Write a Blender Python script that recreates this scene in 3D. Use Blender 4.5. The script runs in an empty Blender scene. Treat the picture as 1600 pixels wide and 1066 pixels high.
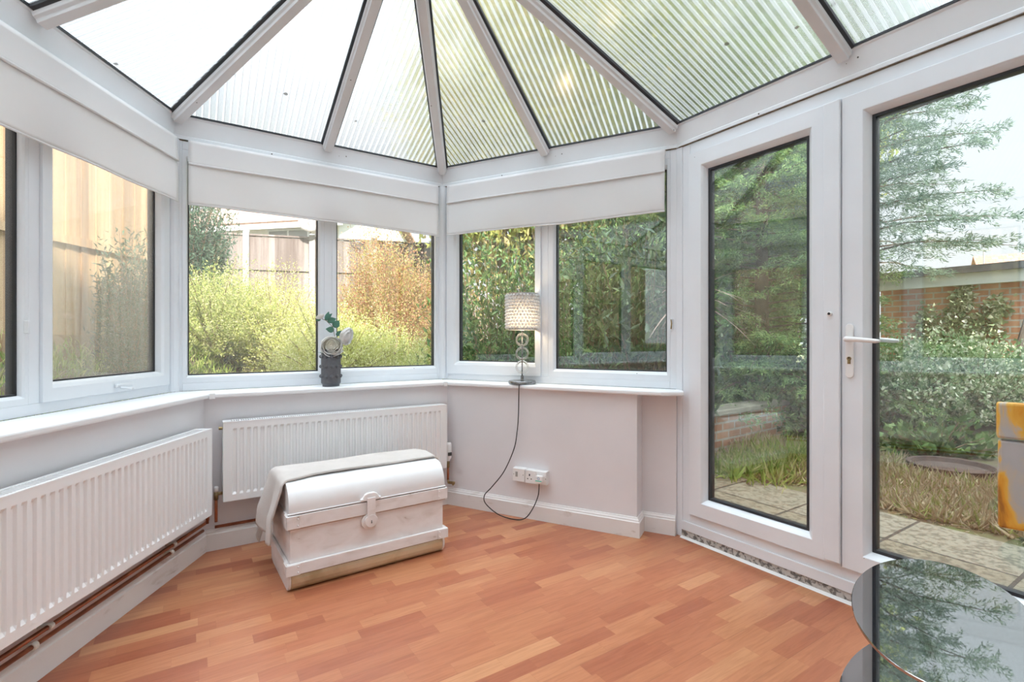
import bpy, bmesh, math, random
import numpy as np
from mathutils import Vector, Matrix, noise

R = math.radians
sc = bpy.context.scene
COL = sc.collection
random.seed(7)

# ------------------------------------------------------------------ camera, sky, sun, exposure
cam_d = bpy.data.cameras.new('camera'); cam = bpy.data.objects.new('camera', cam_d); COL.objects.link(cam)
cam.location = (0, 0, 1.15); cam.rotation_euler = (R(90), 0, 0)
cam_d.sensor_width = 36.0; cam_d.lens = 780.0 / 1600.0 * 36.0
cam_d.shift_y = -3.0 / 1600.0; cam_d.clip_start = 0.02; cam_d.clip_end = 300
sc.camera = cam

world = bpy.data.worlds.new('hazy_sky'); sc.world = world; world.use_nodes = True
wn = world.node_tree.nodes; wl = world.node_tree.links
bg = wn['Background']
tc = wn.new('ShaderNodeTexCoord'); sep = wn.new('ShaderNodeSeparateXYZ'); rmp = wn.new('ShaderNodeValToRGB')
wl.new(tc.outputs['Generated'], sep.inputs[0]); wl.new(sep.outputs['Z'], rmp.inputs[0])
# thin overcast: pale at the horizon, several times brighter towards the veiled zenith
ce = rmp.color_ramp.elements
ce[0].position = 0.0; ce[0].color = (0.122, 0.124, 0.129, 1); ce[1].position = 0.95; ce[1].color = (0.88, 0.95, 1.02, 1)
e_ = ce.new(0.55); e_.color = (0.106, 0.115, 0.124, 1); e_ = ce.new(0.70); e_.color = (0.46, 0.50, 0.54, 1)
wl.new(rmp.outputs[0], bg.inputs[0]); bg.inputs[1].default_value = 5.0

sun_d = bpy.data.lights.new('sun', 'SUN'); sun = bpy.data.objects.new('sun', sun_d); COL.objects.link(sun)
sun_d.energy = 6.2; sun_d.angle = R(1.5); sun_d.color = (1.0, 0.93, 0.80)
sun_dir = Vector((-0.50, 0.86, -0.80)).normalized()          # the way the sunlight travels: over the house, into the back garden
sun.rotation_euler = sun_dir.to_track_quat('-Z', 'Y').to_euler(); sun.location = (6, -10, 14)

sc.view_settings.view_transform = 'Standard'; sc.view_settings.look = 'None'
sc.view_settings.exposure = 1.08; sc.view_settings.gamma = 1.0; sc.view_settings.use_curve_mapping = False
sc.cycles.transparent_max_bounces = 32; sc.cycles.max_bounces = 12; sc.cycles.diffuse_bounces = 6
sc.cycles.use_denoising = True
sc.cycles.sample_clamp_indirect = 6.0

# ------------------------------------------------------------------ mesh helpers
class MB:
    def __init__(s): s.v = []; s.f = []
    def add(s, v, f):
        b = len(s.v); s.v += [tuple(p) for p in v]; s.f += [tuple(i + b for i in q) for q in f]; return s
    def box(s, x0, x1, y0, y1, z0, z1):
        return s.add([(x0,y0,z0),(x1,y0,z0),(x1,y1,z0),(x0,y1,z0),(x0,y0,z1),(x1,y0,z1),(x1,y1,z1),(x0,y1,z1)],
                     [(0,3,2,1),(4,5,6,7),(0,1,5,4),(1,2,6,5),(2,3,7,6),(3,0,4,7)])
    def hexa(s, p): return s.add(p, [(0,3,2,1),(4,5,6,7),(0,1,5,4),(1,2,6,5),(2,3,7,6),(3,0,4,7)])
    def tube(s, pts, r, n=8, cap=True):
        pts = [Vector(p) for p in pts]; rr = r if isinstance(r, (list, tuple)) else [r] * len(pts)
        t0 = (pts[1] - pts[0]).normalized(); a = t0.orthogonal().normalized(); v = []; m = len(pts)
        for i, p in enumerate(pts):
            t = (pts[min(i+1, m-1)] - pts[max(i-1, 0)]).normalized()
            a = (a - t * a.dot(t)).normalized(); b = t.cross(a)
            for k in range(n):
                w = 2 * math.pi * k / n; v.append(p + (a * math.cos(w) + b * math.sin(w)) * rr[i])
        f = [(i*n+k, i*n+(k+1) % n, (i+1)*n+(k+1) % n, (i+1)*n+k) for i in range(m-1) for k in range(n)]
        if cap: f += [tuple(range(n))[::-1], tuple((m-1)*n + k for k in range(n))]
        return s.add(v, f)
    def lathe(s, prof, n=32, c=(0,0,0), sx=1, sy=1):
        v = []; m = len(prof)
        for r, z in prof:
            for k in range(n):
                w = 2*math.pi*k/n; v.append((c[0]+r*sx*math.cos(w), c[1]+r*sy*math.sin(w), c[2]+z))
        f = [(i*n+k, i*n+(k+1) % n, (i+1)*n+(k+1) % n, (i+1)*n+k) for i in range(m-1) for k in range(n)]
        if prof[0][0] > 1e-6: f.append(tuple(range(n))[::-1])
        if prof[-1][0] > 1e-6: f.append(tuple((m-1)*n + k for k in range(n)))
        return s.add(v, f)
    def prism(s, poly, x0, x1, axis='x'):
        """closed outline in the two other axes, pulled along an axis"""
        n = len(poly); mk = {'x': lambda a, p: (a, p[0], p[1]), 'y': lambda a, p: (p[0], a, p[1]), 'z': lambda a, p: (p[0], p[1], a)}[axis]
        v = [mk(x0, p) for p in poly] + [mk(x1, p) for p in poly]
        f = [(i, (i+1) % n, n+(i+1) % n, n+i) for i in range(n)] + [tuple(range(n))[::-1], tuple(range(n, 2*n))]
        return s.add(v, f)
    def ring(s, out, inn, prof):
        """mitred frame: out/inn = (x0,x1,z0,z1), prof = closed loop of (fraction from outer to inner, y)"""
        n = len(prof); v = []
        for cx, cz in ((0,2),(1,2),(1,3),(0,3)):
            for fr, y in prof: v.append((out[cx]+(inn[cx]-out[cx])*fr, y, out[cz]+(inn[cz]-out[cz])*fr))
        f = [(c*n+i, c*n+(i+1) % n, ((c+1) % 4)*n+(i+1) % n, ((c+1) % 4)*n+i) for c in range(4) for i in range(n)]
        return s.add(v, f)
    def grid(s, fn, nu, nv):
        v = [fn(i/nu, j/nv) for j in range(nv+1) for i in range(nu+1)]
        return s.add(v, [(j*(nu+1)+i, j*(nu+1)+i+1, (j+1)*(nu+1)+i+1, (j+1)*(nu+1)+i) for j in range(nv) for i in range(nu)])
    def ball(s, c, r, n=10, m=6, sz=1.0):
        return s.lathe([(r*math.sin(math.pi*i/m) if 0 < i < m else 1e-7, -r*sz*math.cos(math.pi*i/m)) for i in range(m+1)], n, c)
    def build(s, name, mat, parent=None, smooth=False, bevel=0, fix=True, matrix=None, solid=0, sub=0):
        me = bpy.data.meshes.new(name); me.from_pydata(s.v, [], s.f)
        if fix:
            bm = bmesh.new(); bm.from_mesh(me); bmesh.ops.recalc_face_normals(bm, faces=bm.faces); bm.to_mesh(me); bm.free()
        me.update()
        if smooth: me.polygons.foreach_set('use_smooth', [True]*len(me.polygons))
        o = bpy.data.objects.new(name, me); COL.objects.link(o)
        if mat: me.materials.append(mat)
        if parent: o.parent = parent
        elif matrix is not None: o.matrix_world = matrix
        if solid: md = o.modifiers.new('thick', 'SOLIDIFY'); md.thickness = solid; md.offset = 0
        if sub: md = o.modifiers.new('smooth', 'SUBSURF'); md.levels = sub; md.render_levels = sub
        if bevel: md = o.modifiers.new('bevel', 'BEVEL'); md.width = bevel; md.segments = 2; md.limit_method = 'ANGLE'; md.angle_limit = R(40)
        return o

def tag(o, label, cat, group=None, kind=None):
    o['label'] = label; o['category'] = cat
    if group: o['group'] = group
    if kind: o['kind'] = kind
    return o
def thing(name, label, cat, matrix=None, group=None, kind=None):
    o = bpy.data.objects.new(name, None); COL.objects.link(o); o.empty_display_size = 0.1
    if matrix is not None: o.matrix_world = matrix
    return tag(o, label, cat, group, kind)
def struct(o, label=None, cat=None):
    o['kind'] = 'structure'
    if label: o['label'] = label; o['category'] = cat
    return o

# ------------------------------------------------------------------ materials
def mat(name, col, rough=0.5, metal=0.0, spec=0.5, var=0.0, vscale=8.0, col2=None, bump=0.0, bscale=60.0, vdetail=4, stretch=None, coat=0.0):
    m = bpy.data.materials.new(name); m.use_nodes = True; nt = m.node_tree; N = nt.nodes; L = nt.links
    b = N['Principled BSDF']; b.inputs['Roughness'].default_value = rough; b.inputs['Metallic'].default_value = metal
    b.inputs['Specular IOR Level'].default_value = spec; b.inputs['Coat Weight'].default_value = coat
    b.inputs['Base Color'].default_value = (*col, 1)
    if var or col2 or bump or stretch:
        t = N.new('ShaderNodeTexCoord'); mp = N.new('ShaderNodeMapping'); L.new(t.outputs['Object'], mp.inputs[0])
        if stretch: mp.inputs['Scale'].default_value = stretch
    if var or col2:
        nz = N.new('ShaderNodeTexNoise'); nz.inputs['Scale'].default_value = vscale; nz.inputs['Detail'].default_value = vdetail; L.new(mp.outputs[0], nz.inputs['Vector'])
        cr = N.new('ShaderNodeValToRGB'); cr.color_ramp.elements[0].position = 0.35; cr.color_ramp.elements[1].position = 0.68
        c2 = col2 if col2 else tuple(max(0, c*(1-var)) for c in col)
        cr.color_ramp.elements[0].color = (*c2, 1); cr.color_ramp.elements[1].color = (*col, 1)
        L.new(nz.outputs['Fac'], cr.inputs[0]); L.new(cr.outputs[0], b.inputs['Base Color'])
    if bump:
        n2 = N.new('ShaderNodeTexNoise'); n2.inputs['Scale'].default_value = bscale; L.new(mp.outputs[0], n2.inputs['Vector'])
        bp = N.new('ShaderNodeBump'); bp.inputs['Strength'].default_value = bump; bp.inputs['Distance'].default_value = 0.004
        L.new(n2.outputs['Fac'], bp.inputs['Height']); L.new(bp.outputs[0], b.inputs['Normal'])
    return m

def leafmat(name, a, b, c=None, trans=0.35, rough=0.55, spec=0.3):
    """per-leaf colour between a and b (c = a few leaves of a third colour)"""
    m = bpy.data.materials.new(name); m.use_nodes = True; nt = m.node_tree; N = nt.nodes; L = nt.links
    p = N['Principled BSDF']; out = N['Material Output']
    g = N.new('ShaderNodeNewGeometry'); cr = N.new('ShaderNodeValToRGB')
    cr.color_ramp.elements[0].color = (*a, 1); cr.color_ramp.elements[1].color = (*b, 1)
    if c:
        cr.color_ramp.elements[1].position = 0.72; e = cr.color_ramp.elements.new(0.86); e.color = (*c, 1)
    L.new(g.outputs['Random Per Island'], cr.inputs[0]); L.new(cr.outputs[0], p.inputs['Base Color'])
    p.inputs['Roughness'].default_value = rough; p.inputs['Specular IOR Level'].default_value = spec
    tr = N.new('ShaderNodeBsdfTranslucent'); L.new(cr.outputs[0], tr.inputs[0]); mx = N.new('ShaderNodeMixShader'); mx.inputs[0].default_value = trans
    L.new(p.outputs[0], mx.inputs[1]); L.new(tr.outputs[0], mx.inputs[2]); L.new(mx.outputs[0], out.inputs[0])
    return m

def glassmat(name, f0=0.04, tint=(1, 1, 1), fog=0.0, fogcol=(0.95, 0.93, 0.88)):
    m = bpy.data.materials.new(name); m.use_nodes = True; nt = m.node_tree; N = nt.nodes; L = nt.links
    N.remove(N['Principled BSDF']); out = N['Material Output']
    lw = N.new('ShaderNodeLayerWeight'); lw.inputs[0].default_value = 0.5
    pw = N.new('ShaderNodeMath'); pw.operation = 'POWER'; pw.inputs[1].default_value = 5; L.new(lw.outputs['Facing'], pw.inputs[0])
    ma = N.new('ShaderNodeMath'); ma.operation = 'MULTIPLY_ADD'; ma.inputs[1].default_value = 1 - f0; ma.inputs[2].default_value = f0; L.new(pw.outputs[0], ma.inputs[0])
    t = N.new('ShaderNodeBsdfTransparent'); t.inputs[0].default_value = (*tint, 1)
    g = N.new('ShaderNodeBsdfGlossy'); g.inputs['Roughness'].default_value = 0.0
    mx = N.new('ShaderNodeMixShader'); L.new(ma.outputs[0], mx.inputs[0]); L.new(g.outputs[0], mx.inputs[2])
    if fog > 0:                                        # condensation: misted film with runs and drops
        tcn = N.new('ShaderNodeTexCoord'); mp = N.new('ShaderNodeMapping'); mp.inputs['Scale'].default_value = (38, 38, 2.2)
        L.new(tcn.outputs['Object'], mp.inputs[0]); nz = N.new('ShaderNodeTexNoise'); nz.inputs['Scale'].default_value = 1.0; nz.inputs['Detail'].default_value = 3
        L.new(mp.outputs[0], nz.inputs['Vector'])
        cr = N.new('ShaderNodeValToRGB'); cr.color_ramp.elements[0].position = 0.36; cr.color_ramp.elements[0].color = (fog*0.45,)*3+(1,)
        cr.color_ramp.elements[1].position = 0.5; cr.color_ramp.elements[1].color = (fog,)*3+(1,); L.new(nz.outputs['Fac'], cr.inputs[0])
        vo = N.new('ShaderNodeTexVoronoi'); vo.inputs['Scale'].default_value = 150; L.new(tcn.outputs['Object'], vo.inputs['Vector'])
        lt = N.new('ShaderNodeMath'); lt.operation = 'LESS_THAN'; lt.inputs[1].default_value = 0.17; L.new(vo.outputs['Distance'], lt.inputs[0])
        sb = N.new('ShaderNodeMath'); sb.operation = 'MULTIPLY_ADD'; sb.use_clamp = True; sb.inputs[1].default_value = 0.18; L.new(lt.outputs[0], sb.inputs[0]); L.new(cr.outputs[0], sb.inputs[2])
        tl = N.new('ShaderNodeBsdfTranslucent'); tl.inputs[0].default_value = (*fogcol, 1)
        m2 = N.new('ShaderNodeMixShader'); L.new(sb.outputs[0], m2.inputs[0]); L.new(t.outputs[0], m2.inputs[1]); L.new(tl.outputs[0], m2.inputs[2])
        L.new(m2.outputs[0], mx.inputs[1])
    else: L.new(t.outputs[0], mx.inputs[1])
    L.new(mx.outputs[0], out.inputs[0])
    return m

def polymat(name):
    """fluted polycarbonate sheet: cloudy flute walls along local Y, clearer strips between"""
    m = bpy.data.materials.new(name); m.use_nodes = True; nt = m.node_tree; N = nt.nodes; L = nt.links
    N.remove(N['Principled BSDF']); out = N['Material Output']
    t = N.new('ShaderNodeTexCoord'); sp = N.new('ShaderNodeSeparateXYZ'); L.new(t.outputs['Object'], sp.inputs[0])
    dv = N.new('ShaderNodeMath'); dv.operation = 'DIVIDE'; dv.inputs[1].default_value = 0.034; L.new(sp.outputs['X'], dv.inputs[0])
    fr = N.new('ShaderNodeMath'); fr.operation = 'FRACT'; L.new(dv.outputs[0], fr.inputs[0])
    cr = N.new('ShaderNodeValToRGB'); el = cr.color_ramp.elements
    el[0].position = 0.0; el[0].color = (0.42,)*3+(1,); el[1].position = 0.22; el[1].color = (0.38,)*3+(1,)
    e = el.new(0.27); e.color = (0.03,)*3+(1,); e = el.new(0.95); e.color = (0.03,)*3+(1,); e = el.new(0.985); e.color = (0.42,)*3+(1,)
    L.new(fr.outputs[0], cr.inputs[0])
    nz = N.new('ShaderNodeTexNoise'); nz.inputs['Scale'].default_value = 2.2; nz.inputs['Detail'].default_value = 5; L.new(t.outputs['Object'], nz.inputs['Vector'])
    ad = N.new('ShaderNodeMath'); ad.operation = 'MULTIPLY_ADD'; ad.inputs[1].default_value = 0.10; ad.use_clamp = True
    s0 = N.new('ShaderNodeMath'); s0.operation = 'SUBTRACT'; s0.inputs[1].default_value = 0.45; L.new(nz.outputs['Fac'], s0.inputs[0])
    L.new(s0.outputs[0], ad.inputs[0]); L.new(cr.outputs[0], ad.inputs[2])
    tr = N.new('ShaderNodeBsdfTransparent'); tr.inputs[0].default_value = (0.93, 0.95, 0.95, 1)
    rf = N.new('ShaderNodeBsdfRefraction'); rf.inputs['IOR'].default_value = 1.35; rf.inputs['Roughness'].default_value = 0.20; rf.inputs[0].default_value = (0.95, 0.96, 0.95, 1)
    c4 = N.new('ShaderNodeValToRGB'); e4 = c4.color_ramp.elements; e4[0].position = 0.0; e4[0].color = (0.78, 0.80, 0.81, 1); e4[1].position = 1.0; e4[1].color = (0.78, 0.80, 0.81, 1)
    for p_, g_ in ((0.20, 0.80), (0.24, 0.64), (0.29, 0.64), (0.33, 0.84), (0.90, 0.84)): e = e4.new(p_); e.color = (g_, g_*1.01, g_*1.01, 1)
    L.new(fr.outputs[0], c4.inputs[0]); L.new(c4.outputs[0], tr.inputs[0]); L.new(c4.outputs[0], rf.inputs[0])
    m0 = N.new('ShaderNodeMixShader'); m0.inputs[0].default_value = 0.5; L.new(tr.outputs[0], m0.inputs[1]); L.new(rf.outputs[0], m0.inputs[2])
    tl = N.new('ShaderNodeBsdfTranslucent'); tl.inputs[0].default_value = (0.54, 0.55, 0.55, 1)
    m1 = N.new('ShaderNodeMixShader'); L.new(ad.outputs[0], m1.inputs[0]); L.new(m0.outputs[0], m1.inputs[1]); L.new(tl.outputs[0], m1.inputs[2])
    vo = N.new('ShaderNodeTexVoronoi'); vo.inputs['Scale'].default_value = 3.6; L.new(t.outputs['Object'], vo.inputs['Vector'])
    nb = N.new('ShaderNodeTexNoise'); nb.inputs['Scale'].default_value = 45; L.new(t.outputs['Object'], nb.inputs['Vector'])
    sd = N.new('ShaderNodeMath'); sd.operation = 'MULTIPLY_ADD'; sd.inputs[1].default_value = 0.09; L.new(nb.outputs['Fac'], sd.inputs[0]); L.new(vo.outputs['Distance'], sd.inputs[2])
    lt = N.new('ShaderNodeMath'); lt.operation = 'LESS_THAN'; lt.inputs[1].default_value = 0.085; L.new(sd.outputs[0], lt.inputs[0])
    lh = N.new('ShaderNodeMath'); lh.operation = 'MULTIPLY'; lh.inputs[1].default_value = 0.75; L.new(lt.outputs[0], lh.inputs[0])
    df = N.new('ShaderNodeBsdfDiffuse'); df.inputs[0].default_value = (0.16, 0.15, 0.12, 1)
    md = N.new('ShaderNodeMixShader'); L.new(lh.outputs[0], md.inputs[0]); L.new(m1.outputs[0], md.inputs[1]); L.new(df.outputs[0], md.inputs[2]); m1 = md
    gl = N.new('ShaderNodeBsdfGlossy'); gl.inputs['Roughness'].default_value = 0.15
    m2 = N.new('ShaderNodeMixShader'); m2.inputs[0].default_value = 0.05; L.new(m1.outputs[0], m2.inputs[1]); L.new(gl.outputs[0], m2.inputs[2])
    L.new(m2.outputs[0], out.inputs[0])
    return m

def brickmat(name, c1, c2, mortar, bw, bh, ms=0.012, axes='xz'):
    m = bpy.data.materials.new(name); m.use_nodes = True; nt = m.node_tree; N = nt.nodes; L = nt.links; b = N['Principled BSDF']
    t = N.new('ShaderNodeTexCoord'); sp = N.new('ShaderNodeSeparateXYZ'); cb = N.new('ShaderNodeCombineXYZ'); L.new(t.outputs['Object'], sp.inputs[0])
    L.new(sp.outputs[axes[0].upper()], cb.inputs[0]); L.new(sp.outputs[axes[1].upper()], cb.inputs[1])
    br = N.new('ShaderNodeTexBrick'); br.inputs['Scale'].default_value = 1; br.inputs['Brick Width'].default_value = bw; br.inputs['Row Height'].default_value = bh
    br.inputs['Mortar Size'].default_value = ms; br.inputs['Color1'].default_value = (*c1, 1); br.inputs['Color2'].default_value = (*c2, 1); br.inputs['Mortar'].default_value = (*mortar, 1)
    L.new(cb.outputs[0], br.inputs['Vector'])
    nz = N.new('ShaderNodeTexNoise'); nz.inputs['Scale'].default_value = 9; L.new(t.outputs['Object'], nz.inputs['Vector'])
    mx = N.new('ShaderNodeMix'); mx.data_type = 'RGBA'; mx.blend_type = 'MULTIPLY'; mx.inputs[0].default_value = 0.5
    cr = N.new('ShaderNodeValToRGB'); cr.color_ramp.elements[0].position = 0.3; cr.color_ramp.elements[0].color = (0.6, 0.58, 0.55, 1); cr.color_ramp.elements[1].position = 0.7
    L.new(nz.outputs['Fac'], cr.inputs[0]); L.new(br.outputs['Color'], mx.inputs[6]); L.new(cr.outputs[0], mx.inputs[7]); L.new(mx.outputs[2], b.inputs['Base Color'])
    b.inputs['Roughness'].default_value = 0.9
    bp = N.new('ShaderNodeBump'); bp.inputs['Strength'].default_value = 0.5; bp.inputs['Distance'].default_value = 0.01; bp.invert = True
    L.new(br.outputs['Fac'], bp.inputs['Height']); L.new(bp.outputs[0], b.inputs['Normal'])
    return m

def laminate():
    m = bpy.data.materials.new('cherry_laminate'); m.use_nodes = True; nt = m.node_tree; N = nt.nodes; L = nt.links; b = N['Principled BSDF']
    def M(op, a, bb=None, c=None):
        n = N.new('ShaderNodeMath'); n.operation = op
        for i, q in enumerate((a, bb, c)):
            if q is None: continue
            if isinstance(q, (int, float)): n.inputs[i].default_value = q
            else: L.new(q, n.inputs[i])
        return n.outputs[0]
    t = N.new('ShaderNodeTexCoord'); sp = N.new('ShaderNodeSeparateXYZ'); L.new(t.outputs['Object'], sp.inputs[0])
    X, Y = sp.outputs['X'], sp.outputs['Y']
    ry = M('DIVIDE', Y, 0.064); row = M('FLOOR', ry)
    wn1 = N.new('ShaderNodeTexWhiteNoise'); wn1.noise_dimensions = '1D'; L.new(row, wn1.inputs['W'])
    wn2 = N.new('ShaderNodeTexWhiteNoise'); wn2.noise_dimensions = '1D'; L.new(M('ADD', row, 77.3), wn2.inputs['W'])
    ln = M('MULTIPLY_ADD', wn2.outputs['Value'], 0.14, 0.24)
    cx = M('ADD', M('DIVIDE', X, ln), M('MULTIPLY', wn1.outputs['Value'], 9.0)); cell = M('FLOOR', cx)
    cb = N.new('ShaderNodeCombineXYZ'); L.new(cell, cb.inputs[0]); L.new(row, cb.inputs[1])
    wn3 = N.new('ShaderNodeTexWhiteNoise'); wn3.noise_dimensions = '2D'; L.new(cb.outputs[0], wn3.inputs['Vector'])
    cr = N.new('ShaderNodeValToRGB'); el = cr.color_ramp.elements
    el[0].color = (0.345, 0.108, 0.055, 1); el[1].color = (0.53, 0.25, 0.125, 1)
    e = el.new(0.25); e.color = (0.405, 0.142, 0.070, 1); e = el.new(0.6); e.color = (0.445, 0.172, 0.084, 1); e = el.new(0.82); e.color = (0.475, 0.20, 0.098, 1)
    L.new(wn3.outputs['Value'], cr.inputs[0])
    mp = N.new('ShaderNodeMapping'); mp.inputs['Scale'].default_value = (2.2, 26, 1); av = N.new('ShaderNodeVectorMath'); av.operation = 'MULTIPLY_ADD'
    L.new(wn3.outputs['Color'], av.inputs[0]); av.inputs[1].default_value = (13, 7, 3); L.new(t.outputs['Object'], av.inputs[2]); L.new(av.outputs[0], mp.inputs[0])
    nz = N.new('ShaderNodeTexNoise'); nz.inputs['Scale'].default_value = 2.4; nz.inputs['Detail'].default_value = 6; nz.inputs['Distortion'].default_value = 1.2; L.new(mp.outputs[0], nz.inputs['Vector'])
    c2 = N.new('ShaderNodeValToRGB'); c2.color_ramp.elements[0].position = 0.3; c2.color_ramp.elements[0].color = (0.80, 0.74, 0.70, 1); c2.color_ramp.elements[1].position = 0.62
    L.new(nz.outputs['Fac'], c2.inputs[0])
    mx = N.new('ShaderNodeMix'); mx.data_type = 'RGBA'; mx.blend_type = 'MULTIPLY'; mx.inputs[0].default_value = 0.85
    L.new(cr.outputs[0], mx.inputs[6]); L.new(c2.outputs[0], mx.inputs[7])
    ey = M('LESS_THAN', M('FRACT', M('DIVIDE', ry, 3.0)), 0.012); ex = M('LESS_THAN', M('FRACT', cx), 0.004)
    ed = M('MULTIPLY', M('MAXIMUM', ey, M('MULTIPLY', ex, 0.6)), 0.35)
    m3 = N.new('ShaderNodeMix'); m3.data_type = 'RGBA'; L.new(ed, m3.inputs[0]); L.new(mx.outputs[2], m3.inputs[6]); m3.inputs[7].default_value = (0.16, 0.06, 0.03, 1)
    L.new(m3.outputs[2], b.inputs['Base Color']); b.inputs['Roughness'].default_value = 0.34; b.inputs['Specular IOR Level'].default_value = 0.5
    return m

def boardmat(name, a, b_, dark, w):
    """vertical weathered fence boards along local X"""
    m = bpy.data.materials.new(name); m.use_nodes = True; nt = m.node_tree; N = nt.nodes; L = nt.links; b = N['Principled BSDF']
    t = N.new('ShaderNodeTexCoord'); sp = N.new('ShaderNodeSeparateXYZ'); L.new(t.outputs['Object'], sp.inputs[0])
    dv = N.new('ShaderNodeMath'); dv.operation = 'DIVIDE'; dv.inputs[1].default_value = w; L.new(sp.outputs['X'], dv.inputs[0])
    fl = N.new('ShaderNodeMath'); fl.operation = 'FLOOR'; L.new(dv.outputs[0], fl.inputs[0])
    wn_ = N.new('ShaderNodeTexWhiteNoise'); wn_.noise_dimensions = '1D'; L.new(fl.outputs[0], wn_.inputs['W'])
    mp = N.new('ShaderNodeMapping'); mp.inputs['Scale'].default_value = (30, 30, 1.6); L.new(t.outputs['Object'], mp.inputs[0])
    nz = N.new('ShaderNodeTexNoise'); nz.inputs['Scale'].default_value = 1; nz.inputs['Detail'].default_value = 5; L.new(mp.outputs[0], nz.inputs['Vector'])
    ad = N.new('ShaderNodeMath'); ad.operation = 'MULTIPLY_ADD'; ad.inputs[1].default_value = 0.5; L.new(wn_.outputs['Value'], ad.inputs[0])
    h = N.new('ShaderNodeMath'); h.operation = 'MULTIPLY'; h.inputs[1].default_value = 0.6; L.new(nz.outputs['Fac'], h.inputs[0]); L.new(h.outputs[0], ad.inputs[2])
    cr = N.new('ShaderNodeValToRGB'); cr.color_ramp.elements[0].position = 0.15; cr.color_ramp.elements[0].color = (*dark, 1); cr.color_ramp.elements[1].position = 0.8; cr.color_ramp.elements[1].color = (*b_, 1)
    e = cr.color_ramp.elements.new(0.45); e.color = (*a, 1)
    L.new(ad.outputs[0], cr.inputs[0]); L.new(cr.outputs[0], b.inputs['Base Color']); b.inputs['Roughness'].default_value = 0.9
    return m

def distressed(name, stops, scale, rough=0.6, stretch=(1, 1, 1), detail=6):
    m = bpy.data.materials.new(name); m.use_nodes = True; nt = m.node_tree; N = nt.nodes; L = nt.links; b = N['Principled BSDF']
    t = N.new('ShaderNodeTexCoord'); mp = N.new('ShaderNodeMapping'); mp.inputs['Scale'].default_value = stretch; L.new(t.outputs['Object'], mp.inputs[0])
    nz = N.new('ShaderNodeTexNoise'); nz.inputs['Scale'].default_value = scale; nz.inputs['Detail'].default_value = detail; nz.inputs['Distortion'].default_value = 0.6; L.new(mp.outputs[0], nz.inputs['Vector'])
    cr = N.new('ShaderNodeValToRGB'); el = cr.color_ramp.elements
    el[0].position = stops[0][0]; el[0].color = (*stops[0][1], 1); el[1].position = stops[-1][0]; el[1].color = (*stops[-1][1], 1)
    for p, c in stops[1:-1]: e = el.new(p); e.color = (*c, 1)
    L.new(nz.outputs['Fac'], cr.inputs[0]); L.new(cr.outputs[0], b.inputs['Base Color']); b.inputs['Roughness'].default_value = rough
    return m

UPVC = mat('white_upvc', (0.79, 0.83, 0.875), 0.28, var=0.05, vscale=3)
RINGM = mat('white_eaves_plastic', (0.78, 0.81, 0.84), 0.35, var=0.06, vscale=4)
RAFT = mat('rafter_cladding', (0.71, 0.715, 0.725), 0.4, var=0.06, vscale=6)
def specks(m, scale, size, col=(0.05, 0.045, 0.04)):
    """fly specks and dirt spots on a painted or plastic surface"""
    N = m.node_tree.nodes; L = m.node_tree.links; b = N['Principled BSDF']; src = b.inputs['Base Color'].links[0].from_socket
    t = N.new('ShaderNodeTexCoord'); v = N.new('ShaderNodeTexVoronoi'); v.inputs['Scale'].default_value = scale; L.new(t.outputs['Object'], v.inputs['Vector'])
    lt = N.new('ShaderNodeMath'); lt.operation = 'LESS_THAN'; lt.inputs[1].default_value = size; L.new(v.outputs['Distance'], lt.inputs[0])
    mx = N.new('ShaderNodeMix'); mx.data_type = 'RGBA'; L.new(lt.outputs[0], mx.inputs[0]); L.new(src, mx.inputs[6]); mx.inputs[7].default_value = (*col, 1); L.new(mx.outputs[2], b.inputs['Base Color'])
specks(RINGM, 11, 0.045); specks(RAFT, 13, 0.045); specks(UPVC, 6.5, 0.018)
PLAS = mat('grey_white_plaster', (0.77, 0.76, 0.785), 0.85, var=0.06, vscale=2.5, bump=0.05, bscale=30)
PAINTW = mat('white_gloss_paint', (0.80, 0.795, 0.79), 0.35, var=0.10, vscale=7)
SKIRT = distressed('scuffed_skirting_paint', [(0.0, (0.42, 0.36, 0.31)), (0.30, (0.62, 0.58, 0.55)), (0.40, (0.77, 0.755, 0.75)), (1.0, (0.80, 0.79, 0.785))], 7, 0.45, (1, 1, 3))
SILLM = mat('white_sill_board', (0.84, 0.86, 0.885), 0.32)
GASK = mat('black_gasket', (0.025, 0.028, 0.034), 0.5)
SEAM = mat('brown_grimy_seam', (0.24, 0.18, 0.12), 0.8, var=0.5, vscale=30)
MOULD = distressed('mouldy_threshold_base', [(0.0, (0.05, 0.05, 0.05)), (0.42, (0.18, 0.17, 0.16)), (0.52, (0.50, 0.48, 0.45)), (1.0, (0.66, 0.64, 0.61))], 45, 0.9)
GLASS = glassmat('clear_glass', 0.045, (0.985, 0.995, 0.99))
DGLASS = glassmat('door_glass', 0.07, (0.97, 0.985, 0.98))
FOGGED = glassmat('condensation_glass', 0.04, (1, 1, 1), fog=0.14)
WETGL = glassmat('lightly_misted_glass', 0.04, (1, 1, 1), fog=0.02)
POLY = polymat('fluted_polycarbonate')
RADM = mat('white_radiator_enamel', (0.86, 0.865, 0.88), 0.25)
RADG = mat('grey_radiator_inside', (0.22, 0.23, 0.24), 0.6)
COPPER = mat('dull_copper', (0.48, 0.17, 0.085), 0.38, 0.6, col2=(0.24, 0.08, 0.04), vscale=14)
BRASS = mat('worn_brass', (0.42, 0.31, 0.16), 0.4, 0.8, var=0.5, vscale=40)
CLIP = mat('white_pipe_clip', (0.78, 0.77, 0.72), 0.4)
WPL = mat('white_plastic', (0.82, 0.82, 0.82), 0.3)
BLACK = mat('black_plastic', (0.015, 0.015, 0.016), 0.45)
BLINDM = bpy.data.materials.new('white_blind_fabric')
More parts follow.
